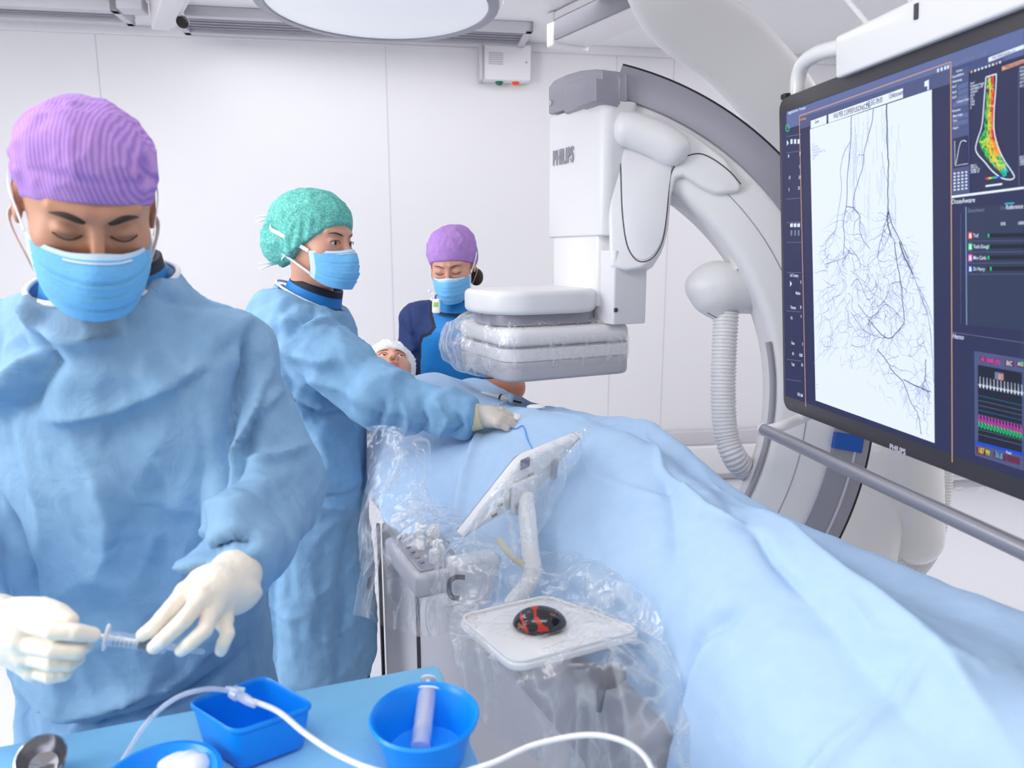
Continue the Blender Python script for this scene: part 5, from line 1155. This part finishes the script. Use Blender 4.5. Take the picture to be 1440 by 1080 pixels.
quad('dose_panel', [(1358, 292), (1440, 286), (1440, 465), (1359, 457)], E['panel'], .0022, scn); lines('dose_panel_edge', [([(1358.3, 291), (1359.3, 457)], 1.5)], E['edge'], .003)
stext('DoseAware', 1361, 299, 4.6, E['grey'], ws=.75); stext('Live', 1407, 295, 4.6, E['dim'], ws=.8); stext('Reference', 1414.5, 294.5, 5, ws=.78); stext('50%', 1407, 317, 3.6, ws=.8); stext('100%', 1431, 316, 3.6, ws=.8); lines('tab_marker', [([(1413, 286.5), (1426, 285.5)], 1.4)], E['cyan'])
for i, (nm, k_) in enumerate((('Ted', 'red'), ('Tech Doug', 'green'), ('Mrs Carla', 'pink'), ('Dr Perry', 'blue'))):
    y = 331+15.6*i; quad('staff_icon', [(1361.5, y-4.5), (1367, y-4.7), (1367, y+5.3), (1361.5, y+5.5)], E[k_], .003, scn); quad('staff_figure', [(1363.2, y-2.6), (1365.4, y-2.7), (1366, y+3.6), (1362.8, y+3.7)], E['white'], .0036, scn)
    stext(nm, 1368.5, y+2.6, 4.2, ws=.78); quad('dose_track', [(1388, y-2.8), (1440, y-3.4), (1440, y+2.6), (1388, y+3)], E['black'], .0028, scn); quad('dose_bar', [(1389 if i < 3 else 1392, y-2.4), (1391 if i < 3 else 1394.2, y-2.4), (1391 if i < 3 else 1394.2, y+2.8), (1389 if i < 3 else 1392, y+2.8)], E['green'], .0034, scn)
    lines('row_line', [([(1359, y+8), (1440, y+7.4)], .5)], E['dim'], .003)
lines('separator', [([(1338, 467), (1440, 482)], .8), ([(1351, 300), (1351, 455)], .5)], E['dim'], .003); stext('Hemo', 1339.5, 475.5, 6, ws=.8)
# hemodynamic window
quad('hemo_window', [(1370, 493.5), (1440, 505), (1440, 662), (1371, 640)], E['bar2'], .0022, scn); quad('hemo_traces_panel', [(1375, 513), (1437, 524), (1437, 637), (1375.5, 621)], E['black'], .0026, scn)
quad('hemo_header', [(1378, 501), (1406, 505.6), (1406, 513), (1378, 508)], E['maroon'], .0026, scn); quad('hemo_header', [(1413, 506), (1426, 508), (1426, 516), (1413, 514)], E['maroon'], .0026, scn); quad('hemo_header', [(1430, 509), (1440, 510.6), (1440, 518), (1430, 516)], E['maroon'], .0026, scn)
stext('AR 120/80 (93)', 1379, 507.5, 5, E['pink'], ws=.62); stext('BIC', 1415, 513, 5, ws=.75); stext('AO', 1431, 514, 4.6, ws=.7); stext('0', 1436.5, 515.5, 6, E['green'], ws=.8); quad('rate_box', [(1399, 523), (1411, 525), (1411, 535), (1399, 533)], E['grey'], .0032, scn); stext('80', 1403.5, 533.5, 7, E['banner'], .004, .75)
ecg = []; x = 1375.5
while x < 1436: ecg += [(x, 0), (x+1.1, -1), (x+1.7, 0), (x+2.2, 3), (x+2.6, -12), (x+3.0, 4), (x+3.4, 1), (x+4.4, -1.5)]; x += 4.9
lines('ecg_trace', [([(a, 541+(a-1375)*.19+b) for a, b in ecg], .8)], E['text'], .0034)
for i in range(9): lines('scale_line', [([(1375.5, 556+i*6.8), (1437, 570+i*7)], .6)], E['teal' if i % 3 == 0 else 'dim'], .003)
for nm_, k_, y_, am in (('pressure_trace', 'mag', 588, 6), ('flow_trace', 'green', 596, 4.5)):
    P = []; x = 1376
    while x < 1436: P += [(x, am), (x+.8, -am), (x+1.6, -am*.3), (x+2.4, am*.2), (x+3.6, am*.9)]; x += 4.5
    lines(nm_, [([(a, y_+(a-1375)*.27+b) for a, b in P], 1.1)], E[k_], .0036)
quad('status_bar', [(1371.5, 620), (1440, 637.5), (1440, 642), (1371.5, 624.5)], E['blue'], .003, scn); stext('Read', 1415, 637, 3, ws=.8)
for x, s_, k_ in ((1373, '187 99', 'yellow'), (1397, '36.8', 'cyan'), (1416, '', 'red')):
    quad('value_box', [(x, 627.5+(x-1373)*.27), (x+18, 632.3+(x-1373)*.27), (x+18, 642.5+(x-1373)*.27), (x, 637.5+(x-1373)*.27)], E['maroon'], .0028, scn)
    if s_: stext(s_, x+2, 636+(x-1373)*.27, 7, E[k_], .004, .62)
# windows on the stretch of screen outside the photograph
def msq(name, s_0, s_1, z_0, z_1, m, off): P = [MS(s_0, z_0, off), MS(s_1, z_0, off), MS(s_1, z_1, off), MS(s_0, z_1, off)]; V = P+[p-mn*.0003 for p in P]; return mk(name, V, [(0, 1, 2, 3), (7, 6, 5, 4), (0, 4, 5, 1), (1, 5, 6, 2), (2, 6, 7, 3), (3, 7, 4, 0)], m, scn, smooth=False)
for s_0, s_1 in ((.66, .95), (.97, 1.26)):
    msq('window_panel', s_0, s_1, zb+.40, zt-.07, E['bg2'], .002); msq('image_panel', s_0+.02, s_1-.02, zb+.42, zt-.10, E['black'], .0026); msq('window_panel', s_0, s_1, zb+.06, zb+.37, E['panel'], .002)
    for i in range(5): msq('scale_line', s_0+.02, s_1-.02, zb+.10+.05*i, zb+.102+.05*i, E['teal'], .0028)
# brand lettering, rails, handles
p = Mp(1251, 631, .001); text('brand_lettering', 'PHILIPS', p, es, et, .0105, M['joint'], mo, bold=.02, depth=.0006, wscale=.9)
hb = thing('monitor_mount', 'white ceiling mount and box along the top of the large monitor', 'monitor mount', MS(.6, zt+.1, -.06))
sB_ = float(np.dot(Mp(1184, 90)-P0, es)); MR = np.stack([es, mn, et], 1)
zq1 = float(np.dot(Mp(1184, 51)-P0, et))+P0[2]; box('mount_box', (SW-.2-sB_, .12, zq1-zt+.01), MS((sB_+SW-.2)/2, (zq1+zt-.01)/2, -.045), M['whiteg'], hb, MR, .006, 4)
sl = Mp(1289, 16, .0155); box('mount_slot', (.008, .006, .024), sl, M['slot'], hb, MR, .001, label='small dark slot'); box('mount_upper', (.5, .09, .1), MS(sB_+.42, zq1+.05, -.045), M['white'], hb, MR, .008)
tube('mount_pole', [MS(.65, zq1+.05, -.045), np.array((*MS(.65, zq1+.05, -.045)[:2], CZ))], .05, M['white'], hb, 24)
tube('mount_cable', [W(1225, 40, 1.55), W(1205, 15, 1.6), W(1170, -25, 1.7)], .006, M['white'], hb, 10, 16)
tube('monitor_handle', [MS(sB_+.03, zt+.045, -.03), Mp(1165, 71, -.03), Mp(1145, 78, -.03), Mp(1130, 90, -.03), Mp(1123, 108, -.03), Mp(1121, 135, -.03)], .0165, M['whiteg'], mo, 20, 40, label='white tubular handle')
box('corner_latch', (.02, .02, .012), MS(.02, zt, -.01), M['black'], mo, MR, .003)
ra_, rb_ = W(1074, 604, 1.74), None; hr = thing('grab_rail', 'long grey metal rail below the large monitor', 'rail', ra_+es*.6); tube('rail_tube', [ra_, ra_+es*1.32], .0152, M['alu'], hr, 24)
lathe('rail_end_cap', [(0, -.006), (.014, -.005), (.0165, 0), (.0165, .006)], ra_-es*.003, M['whiteg'], hr, axis=es, sides=24, label='white end cap')
tube('rail_bracket', [ra_+es*.012, ra_+es*.03-mn*.03+(0, 0, .012), W(1120, 588, 1.72)-mn*.02, MS(.08, zb+.02, -.05)], .013, M['white'], hr, 14, 20)
tube('rail_bracket', [ra_+es*1.29, ra_+es*1.27-mn*.03+(0, 0, .012), MS(1.2, zb+.02, -.05)], .013, M['white'], hr, 14, 14)
# ================================================================ BEDSIDE CONTROLS UNDER CLEAR PLASTIC
fm = film('polythene_film', .07, .5, scale=13, tint=(255, 255, 255)); fmb = film('polythene_bag', .16, .5, scale=12, tint=(240, 244, 250)); fmd = film('detector_bag', .14, .45, scale=12, tint=(255, 255, 255), warp=1.0)
# touch panel, seen from behind, tilted
t1, t2, t3 = W(737, 646, 1.30), W(822, 611, 1.42), W(646, 762, 1.22); t4 = t2+(t3-t1)*.78+(t1-t2)*.06
nrm = np.cross(t2-t1, t3-t1); nrm /= np.linalg.norm(nrm); nrm = nrm if nrm[2] > 0 else -nrm
tp = thing('touch_panel', 'white touch panel tilted on its arm, wrapped in clear plastic', 'control panel', (t1+t2+t3)/3-(0, 0, .15))
def quadround(a, b, c, d, r=.014, n=4):
    Q = [np.array(x) for x in (a, b, c, d)]; out = []
    for i in range(4):
        p, q, s = Q[i-1], Q[i], Q[(i+1) % 4]; u = (p-q)/np.linalg.norm(p-q); v = (s-q)/np.linalg.norm(s-q); A_, B_ = q+u*r, q+v*r
        for k in range(n+1): t = k/n; out.append((1-t)**2*A_+2*t*(1-t)*q+t*t*B_)
    return out
prism('panel_housing', quadround(t1, t2, t4, t3, .018), nrm*.024, M['white'], tp, .006, 4)
U = (t2-t1); Vv = (t3-t1); TPp = lambda u, v, o=0: t1+U*u+Vv*v-nrm*o
TPR = np.stack([U/np.linalg.norm(U), np.cross(-nrm, U/np.linalg.norm(U)), -nrm], 1)
g = quadround(TPp(.06, .05, -.025), TPp(.94, .05, -.025), TPp(.92, .9, -.025), TPp(.06, .93, -.025), .01); prism('glass', g, nrm*.002, M['black'], tp, 0)
box('panel_port', (.024, .022, .006), TPp(.07, .07, .002), mat('port_violet', (36, 24, 92), .15), tp, TPR, .003, label='dark violet connector port')
for u, v in ((.30, .40), (.34, .52), (.42, .34), (.26, .66), (.5, .5), (.3, .8)): box('vent_slot', (.014, .005, .003), TPp(u, v, .001), M['slot'], tp, TPR, .001)
for u, v in ((.86, .42), (.62, .78)): box('mounting_clip', (.012, .042, .010), TPp(u, v, .004), M['grey'], tp, TPR, .002)
box('mount_plate', (.07, .07, .012), TPp(.55, .62, .008), M['offw'], tp, TPR, .006); lathe('mount_screw', [(0, .004), (.007, .004), (.008, 0)], TPp(.5, .72, .014), M['grey'], tp, axis=-nrm, sides=16)
tube('panel_arm', [TPp(.55, .62, .01), W(745, 770, 1.24), W(748, 810, 1.22), W(720, 850, 1.22)], .017, M['whiteg'], tp, 16, 24); tube('beige_lever', [W(700, 757, 1.19), W(716, 778, 1.18), W(736, 795, 1.18)], .0065, mat('beige_plastic', (214, 206, 186), .5), tp, 10, 12, label='beige bent lever')
# control console with knobs
cn = thing('control_console', 'silver bedside control console with small white knobs under the plastic', 'control console', W(600, 800, 1.4)-(0, 0, .06))
cc_ = W(600, 790, 1.40); box('console_body', (.22, .12, .05), cc_, M['lgrey'], cn, TR, .012, 4); box('console_face', (.19, .095, .006), cc_+(0, 0, .027), M['alu'], cn, TR, .003, label='brushed metal face')
for i, (a, b_, r_) in enumerate(((-.075, .01, .009), (-.04, .0, .009), (-.005, -.01, .009), (.03, .015, .011), (-.05, .035, .013), (.07, -.01, .009))):
    lathe('knob', [(0, .026), (r_*.8, .026), (r_, .022), (r_, 0)], cc_+DV*a+NV*b_+(0, 0, .03), M['whiteg'], cn, sides=20)
for i in range(6): box('console_key', (.014, .010, .004), cc_+DV*(-.08+.028*i)-NV*.032+(0, 0, .032), M['dgrey'], cn, TR, .0015)
tube('clamp_hook', [W(654, 812, 1.27), W(640, 812, 1.27), W(632, 820, 1.27), W(634, 838, 1.27), W(646, 842, 1.27)], .005, M['slot'], cn, 8, 24, label='dark clamp hook')
box('console_bracket', (.05, .1, .1), W(665, 815, 1.33), M['offw'], cn, TR, .008)
# tray with the trackball
ZT = .95
ty = thing('bedside_tray', 'white flat tray beside the table holding a dark round device', 'tray', WZ(770, 890, ZT))
tq = [WZ(x, y, ZT) for x, y in ((640, 868), (770, 838), (908, 888), (722, 938))]
prism('tray_plate', quadround(tq[0], tq[1], tq[2], tq[3], .028, 6), (0, 0, -.014), M['whiteg'], ty, .004, 3)
cen = sum(tq)/4; rim = quadround(*[cen+(q-cen)*.955+(0, 0, .002) for q in tq], .026, 6); rim.append(rim[0]); tube('tray_rim', rim, .003, M['whiteg'], ty, 6)
tube('tray_support', [cen+(.03, .03, -.012), cen+(.05, .08, -.12), cen+(.09, .14, -.2)], .02, M['lgrey'], ty, 12, 8)
dc = WZ(759, 882, ZT)+(0, 0, .004); tk = thing('trackball_device', 'dark glossy oval device with red markings on the white tray', 'controller', dc)
V, F = net(lambda P: smax(ell(P, dc, (.045, .033, .030)), dc[2]-P[:, 2], .003), dc-(.06, .05, .01), dc+(.06, .05, .04), .0022, 2); c = V[F].mean(1)-dc
nz = perlin(c, 55, 3)+.5*perlin(c, 120, 4); mi = np.where((np.abs(c[:, 0]-.008+c[:, 2]*.6+.012*perlin(c, 60, 8)) < .0065+.006*perlin(c, 45, 9)) & (c[:, 1] < .012) & (c[:, 2] > .006), 1, 0); mi[(nz > .32) & (c[:, 2] > .004) & (mi == 0)] = 2; mi[(np.abs(c[:, 0]+.02+c[:, 2]*.5) < .003) & (c[:, 1] < 0)] = 1
mk('device_shell', V, F, [mat('dark_gloss', (30, 30, 36), .12, coat=.5), mat('red_gloss', (186, 48, 36), .3), mat('copper_glints', (130, 84, 62), .2)], tk, midx=mi)
lathe('device_foot', [(.03, .003), (.034, 0), (.0, 0)], dc-(0, 0, .002), M['slot'], tk, sides=28, sq=(1.2, .9))
# grey generator box below the tray with a lever
gb = thing('generator_box', 'grey box unit with a lever knob below the white tray', 'equipment box', W(850, 1000, 1.22)-(0, 0, .5))
gc = W(845, 1060, 1.12); box('box_body', (.40, .15, .34), gc+DV*(-.02)+NV*.02+(0, 0, -.0), mat('box_grey', (168, 166, 174), .45), gb, TR, .018, 4); box('box_skirt', (.36, .17, .16), gc+(0, 0, -.26), M['lgrey'], gb, TR, .01)
lvm = mat('lever_grey', (92, 90, 98), .5); lk = ponplane(867, 948, gc-NV*.058, NV); lathe('lever_hub', [(.012, -.01), (.016, 0), (.018, .01), (.016, .03), (0, .032)], lk, lvm, gb, axis=-NV, sides=24); tube('lever', [lk-NV*.024, lk-NV*.028+(-.004, -.004, -.05)], np.array([.0075, .006]), lvm, gb, 12)
# ---------------------------------------------------------------- clear plastic sheets
def crumple(a1=.010, s1=9, a2=.004, s2_=26, seed=0, st=(1, 1, .5)):
    def f(V, N):
        Q = V*np.array(st); Q = Q+.03*np.stack([perlin(V, 9, seed+1), perlin(V, 9, seed+2), perlin(V, 9, seed+3)], 1)
        return N*(a1*ridged(Q, s1, seed)+a2*ridged(Q, s2_, seed+7))[:, None]
    return f
def sheet(lbl, grid, m, nu=90, nv=90, **k):
    C = [[W(*q) for q in r] for r in grid]; o = patch('plastic_cover', C, m, None, nu, nv, crumple(**k)); tag(o, lbl, 'plastic cover'); return o
sheet('clear plastic curtain hanging from the table edge beside the woman in green', [[(512, 600, 1.62), (540, 596, 1.60), (570, 600, 1.58), (604, 618, 1.58), (610, 640, 1.6)],
   [(510, 660, 1.58), (532, 655, 1.54), (565, 650, 1.52), (590, 668, 1.52), (606, 676, 1.55)], [(504, 730, 1.52), (530, 735, 1.44), (560, 735, 1.46), (590, 740, 1.44), (625, 745, 1.48)],
   [(500, 800, 1.48), (530, 800, 1.38), (570, 806, 1.42), (610, 810, 1.34), (650, 815, 1.38)], [(496, 842, 1.45), (520, 850, 1.36), (570, 862, 1.40), (610, 868, 1.31), (650, 872, 1.34)], [(492, 862, 1.44), (520, 876, 1.36), (575, 892, 1.40), (612, 898, 1.31), (642, 890, 1.34)]], fm, 120, 90, a1=.012, s1=8, a2=.003, s2_=22, seed=41, st=(1.3, 1.3, .45))
sheet('clear plastic bag wrapped round the tilted touch panel', [[(636, 770, 1.16), (655, 735, 1.18), (690, 690, 1.20), (728, 648, 1.25), (762, 626, 1.30), (800, 610, 1.36), (834, 598, 1.42)],
   [(640, 780, 1.13), (665, 755, 1.13), (705, 708, 1.16), (740, 668, 1.21), (775, 640, 1.27), (810, 622, 1.34), (830, 614, 1.40)], [(655, 790, 1.14), (690, 775, 1.13), (722, 740, 1.15), (760, 700, 1.19), (790, 668, 1.26), (815, 645, 1.33), (824, 636, 1.38)],
   [(690, 800, 1.16), (720, 790, 1.14), (750, 765, 1.16), (775, 725, 1.2), (792, 695, 1.27), (800, 672, 1.34), (806, 660, 1.38)]], fmb, 70, 110, a1=.006, s1=14, a2=.003, s2_=34, seed=51, st=(1, 1, 1))
sheet('clear plastic draped over the console and down behind the tray', [[(560, 690, 1.50), (600, 700, 1.48), (650, 712, 1.46), (700, 740, 1.42), (760, 735, 1.40), (800, 740, 1.36), (830, 762, 1.30)],
   [(545, 745, 1.40), (590, 735, 1.36), (640, 752, 1.30), (700, 775, 1.26), (760, 770, 1.26), (815, 775, 1.22), (862, 790, 1.18)], [(560, 790, 1.32), (600, 795, 1.28), (650, 800, 1.22), (710, 805, 1.18), (770, 805, 1.18), (840, 805, 1.14), (895, 825, 1.08)],
   [(600, 830, 1.27), (640, 832, 1.22), (680, 838, 1.18), (730, 835, 1.16), (790, 830, 1.15), (860, 845, 1.10), (920, 862, 1.04)], [(636, 858, 1.15), (665, 856, 1.15), (700, 858, 1.14), (750, 850, 1.15), (810, 850, 1.12), (870, 868, 1.07), (935, 905, 1.0)]], fm, 100, 130, a1=.010, s1=9, a2=.003, s2_=28, seed=61, st=(1, 1, 1))
sheet('clear plastic lying over the white tray and hanging down both sides', [[(640, 850, 1.14), (690, 846, 1.15), (760, 834, 1.17), (830, 845, 1.13), (890, 868, 1.07), (935, 900, 1.02), (952, 940, .98)],
   [(632, 872, 1.08), (680, 872, 1.08), (750, 860, 1.10), (825, 870, 1.06), (895, 895, 1.01), (930, 930, .98), (965, 985, .95)], [(634, 900, 1.03), (676, 905, 1.015), (730, 915, 1.0), (800, 910, .985), (880, 918, .965), (930, 960, .95), (985, 1030, .92)],
   [(640, 940, 1.01), (676, 940, 1.0), (724, 958, .97), (800, 950, .95), (880, 950, .94), (935, 1000, .93), (1010, 1080, .90)], [(655, 985, 1.0), (690, 990, .99), (745, 1010, .95), (810, 1010, .94), (885, 1005, .92), (945, 1050, .91), (1030, 1130, .88)], [(690, 1040, .98), (720, 1050, .97), (765, 1080, .94), (825, 1090, .93), (895, 1090, .91), (955, 1120, .89), (1040, 1180, .87)]], fm, 120, 130, a1=.008, s1=8, a2=.002, s2_=26, seed=71, st=(1, 1, .6))
# bag round the detector
dcn = KP(.17, -.0925, 1.283)
def bag(P):
    q = (P-dcn)@np.stack([DV, NV, EZ], 1); h_ = np.array((.172, .202, .066))-.05; a = np.abs(q)-h_; d = n2(np.maximum(a, 0))+np.minimum(a.max(1), 0)-.062
    return smin(d, ell(P, KP(.20, -.30, 1.29), (.10, .10, .085)), .05)
V, F = net(bag, dcn-.36, dcn+.36, .0065, 2); N = vnormals(V, F); q = (V-dcn)@np.stack([DV, NV, EZ], 1); top = np.clip((q[:, 2]-.045)/.03, 0, 1); left = np.clip((-q[:, 1]-.12)/.1, 0, 1)
Q = V+.03*np.stack([perlin(V, 8, 1), perlin(V, 8, 2), perlin(V, 8, 3)], 1); V = V+N*((.0015+.007*top+.006*left)*ridged(Q, 17, 80)+.0012*ridged(Q, 45, 81))[:, None]
keep = ~((q[F].mean(1)[:, 2] > .055) & (np.abs(q[F].mean(1)[:, 1]) < .16) & (np.abs(q[F].mean(1)[:, 0]) < .12)); F = F[keep]
tag(mk('plastic_cover', V, F, fmd), 'clear crinkled plastic bag wrapped round the C-arm detector', 'plastic cover')
# ================================================================ INSTRUMENT TABLE
ZI = .90
c0, c1, c2_ = WZ(610, 940, ZI), WZ(0, 1055, ZI), WZ(790, 1084, ZI); eu = c1-c0; eu /= np.linalg.norm(eu); ev = c2_-c0; ev -= eu*np.dot(eu, ev); ev /= np.linalg.norm(ev)
TI = lambda u, v, z=ZI: np.array((*(c0+eu*u+ev*v)[:2], z)); IR = np.stack([-eu, -ev, EZ], 1)
it = thing('instrument_table', 'steel instrument table under a bright blue cloth, front of the scene', 'instrument table', TI(.55, .33, 0))
box('table_plate', (1.10, .56, .03), TI(.57, .3, ZI-.035), M['chrome'], it, IR, .008)
for u in (.08, 1.06):
    for v in (.06, .54): tube('leg', [TI(u, v, ZI-.05), TI(u, v, .04)], .014, M['chrome'], it, 12); lathe('caster', [(0, 0), (.02, .004), (.024, .02), (.016, .04), (0, .042)], TI(u, v, 0), M['slot'], it, sides=16)
cen_ = TI(.57, .3); cor = [TI(-.01, -.01), TI(1.15, -.01), TI(1.15, .62), TI(-.01, .62)]
def cl_loop(g, z, r): return [np.array((*(cen_+(p-cen_)*g)[:2], z+(.0015*math.sin(i*1.7) if z < .8 else 0))) for i, p in enumerate(quadround(*cor, r, 12))]
Lc = [cl_loop(1.022, ZI-.24, .03), cl_loop(1.012, ZI-.12, .022), cl_loop(1.004, ZI-.02, .014), cl_loop(1.0, ZI-.006, .014), cl_loop(.997, ZI-.0015, .014), cl_loop(.992, ZI, .014), cl_loop(.6, ZI, .014)]
kk_ = len(Lc[0]); F = [(a*kk_+j, a*kk_+(j+1) % kk_, (a+1)*kk_+(j+1) % kk_, (a+1)*kk_+j) for a in range(len(Lc)-1) for j in range(kk_)]+[tuple(6*kk_+j for j in range(kk_))]
cl = mk('table_cloth', np.vstack(Lc), F, M['cloth']); sharp_by_angle(cl.data, 50); tag(cl, 'bright blue cloth covering the instrument table', 'cloth')
# rectangular blue tray (open box with rolled rim)
def open_box(name, lbl, cat, corners_top, zt_, zb_, ins, m):
    T_ = [np.array(c) for c in corners_top]; cen = sum(T_)/4; cen[2] = zt_
    def loop(scale, z, r): return [np.array((p[0], p[1], z)) for p in quadround(*[cen+(q-cen)*scale for q in T_], r, 6)]
    L = [loop(1.0, zt_-.006, .018), loop(1.03, zt_-.004, .019), loop(1.03, zt_, .019), loop(1.0, zt_+.0025, .018), loop(.965, zt_, .017), loop(.955, zt_-.006, .016), loop(ins+.0, zb_+.006, .014), loop(ins-.03, zb_+.0025, .012), loop(ins-.03, zb_, .012), loop(ins+.035, zb_+.004, .014), loop(.985, zt_-.007, .018)]
    k = len(L[0]); V = np.vstack(L); F = [(a*k+j, a*k+(j+1) % k, (a+1)*k+(j+1) % k, (a+1)*k+j) for a in range(len(L)-1) if a != 7 for j in range(k)]
    F += [tuple(7*k+j for j in range(k)), tuple(8*k+j for j in range(k))[::-1]]
    o = mk(name, V, F, m); sharp_by_angle(o.data, 50); return tag(o, lbl, cat)
zr = .965
open_box('plastic_tray', 'rectangular bright blue plastic tray on the cloth', 'tray', [WZ(x, y, zr) for x, y in ((263, 988), (372, 951), (443, 992), (330, 1031))], zr, ZI+.003, .82, M['tray'])
bc_ = WZ(597, 1005, .968); br = .068
o = lathe('plastic_bowl', [(0, -.062), (br*.70, -.062), (br*.74, -.058), (br*.95, -.006), (br*1.02, -.004), (br*1.04, 0), (br*1.0, .003), (br*.95, 0), (br*.92, -.008), (br*.72, -.052), (br*.6, -.056), (0, -.056)], bc_, M['tray'], None, sides=72); tag(o, 'round bright blue plastic bowl holding a clear syringe', 'bowl')
s3 = thing('syringe', 'clear syringe standing in the round blue bowl', 'syringe', bc_+(-.005, 0, -.05))
A3 = bc_+(-.006, -.004, -.045); B3 = W(603, 955, .905); ax3 = (B3-A3)/np.linalg.norm(B3-A3); L3_ = np.linalg.norm(B3-A3)
clr2 = film('clear_plastic_milky', .55, .12, (250, 250, 255), 10, 0)
lathe('barrel', [(.004, -.0), (.0125, .002), (.0125, L3_*.80), (.0105, L3_*.8), (.0105, .006)], A3, clr2, s3, axis=ax3, sides=28); lathe('finger_flange', [(.004, 0), (.024, 0), (.024, .0025), (.004, .0025)], A3+ax3*L3_*.80, M['strap'], s3, axis=ax3, sides=24, sq=(1, .5), xref=(1, 0, 0))
lathe('plunger', [(.0098, L3_*.3), (.0098, L3_*.33), (.0035, L3_*.34), (.0035, L3_*.97), (.0115, L3_*.98), (.0115, L3_), (0, L3_)], A3, M['strap'], s3, axis=ax3, sides=20)
tu = thing('infusion_tube', 'clear infusion tube with connector looping across the blue trays', 'tubing', W(335, 975, .9))
tb1 = [W(150, 1100, .78), W(172, 1070, .80), W(205, 1018, .84), (WZ(245, 983, 1.0)), WZ(290, 969, 1.01), WZ(328, 972, 1.0)]
tube('tube_line', tb1, .0032, clr2, tu, 10, 50)
tb2 = [WZ(345, 982, .995), WZ(390, 1000, .985), WZ(430, 1032, .975), WZ(480, 1064, .97), WZ(540, 1086, .97), WZ(620, 1092, .97), WZ(690, 1074, .98), WZ(750, 1048, .99), WZ(820, 1034, 1.0), WZ(870, 1040, 1.0), WZ(905, 1062, .99), WZ(925, 1100, .97)]
tube('tube_line', tb2, .0034, M['strap'], tu, 10, 120, label='whiter stretch of the tube')
cx_ = WZ(326, 971, 1.0); cy_ = WZ(350, 986, .993); axc = (cy_-cx_)/np.linalg.norm(cy_-cx_); lathe('connector', [(.003, 0), (.0085, .002), (.0085, .012), (.006, .014), (.006, .026), (.004, .04)], cx_, clr2, tu, axis=axc, sides=18, label='clear luer connector'); tube('connector_wing', [cx_+axc*.006+(-.012, 0, .006), cx_+axc*.006+(.012, 0, .004)], .003, M['maskw'], tu, 8)
# gauze, steel cup, edge of another tray
gz = WZ(262, 1078, ZI+.015); V, F = net(lambda P: smin(smin(ell(P, gz, (.028, .022, .016)), ell(P, gz+(.018, -.008, .006), (.016, .018, .013)), .004), ell(P, gz+(-.016, .002, .0), (.02, .014, .012)), .006)+.003*ridged(P, 40, 5)-.002, gz-.06, gz+.06, .0028, 2); tag(mk('gauze_ball', V, F, M['strap']), 'crumpled white gauze at the front edge of the cloth', 'gauze')
kc_ = WZ(60, 1072, ZI+.022); lathe_o = lathe('steel_cup', [(0, -.020), (.012, -.020), (.020, -.012), (.026, .002), (.027, .014), (.0285, .017), (.0265, .018), (.024, .006), (.016, -.008), (0, -.014)], kc_, M['chrome'], None, axis=(.3, -.5, .8), sides=48); tag(lathe_o, 'small shiny steel cup at the lower left corner', 'cup')
kc2 = WZ(222, 1100, .93); o = lathe('plastic_bowl', [(0, -.028), (.05, -.028), (.068, 0), (.072, .002), (.066, .003), (.05, -.02), (0, -.022)], kc2, M['tray'], None, sides=48); tag(o, 'blue dish mostly below the frame, with the gauze over its rim', 'bowl')
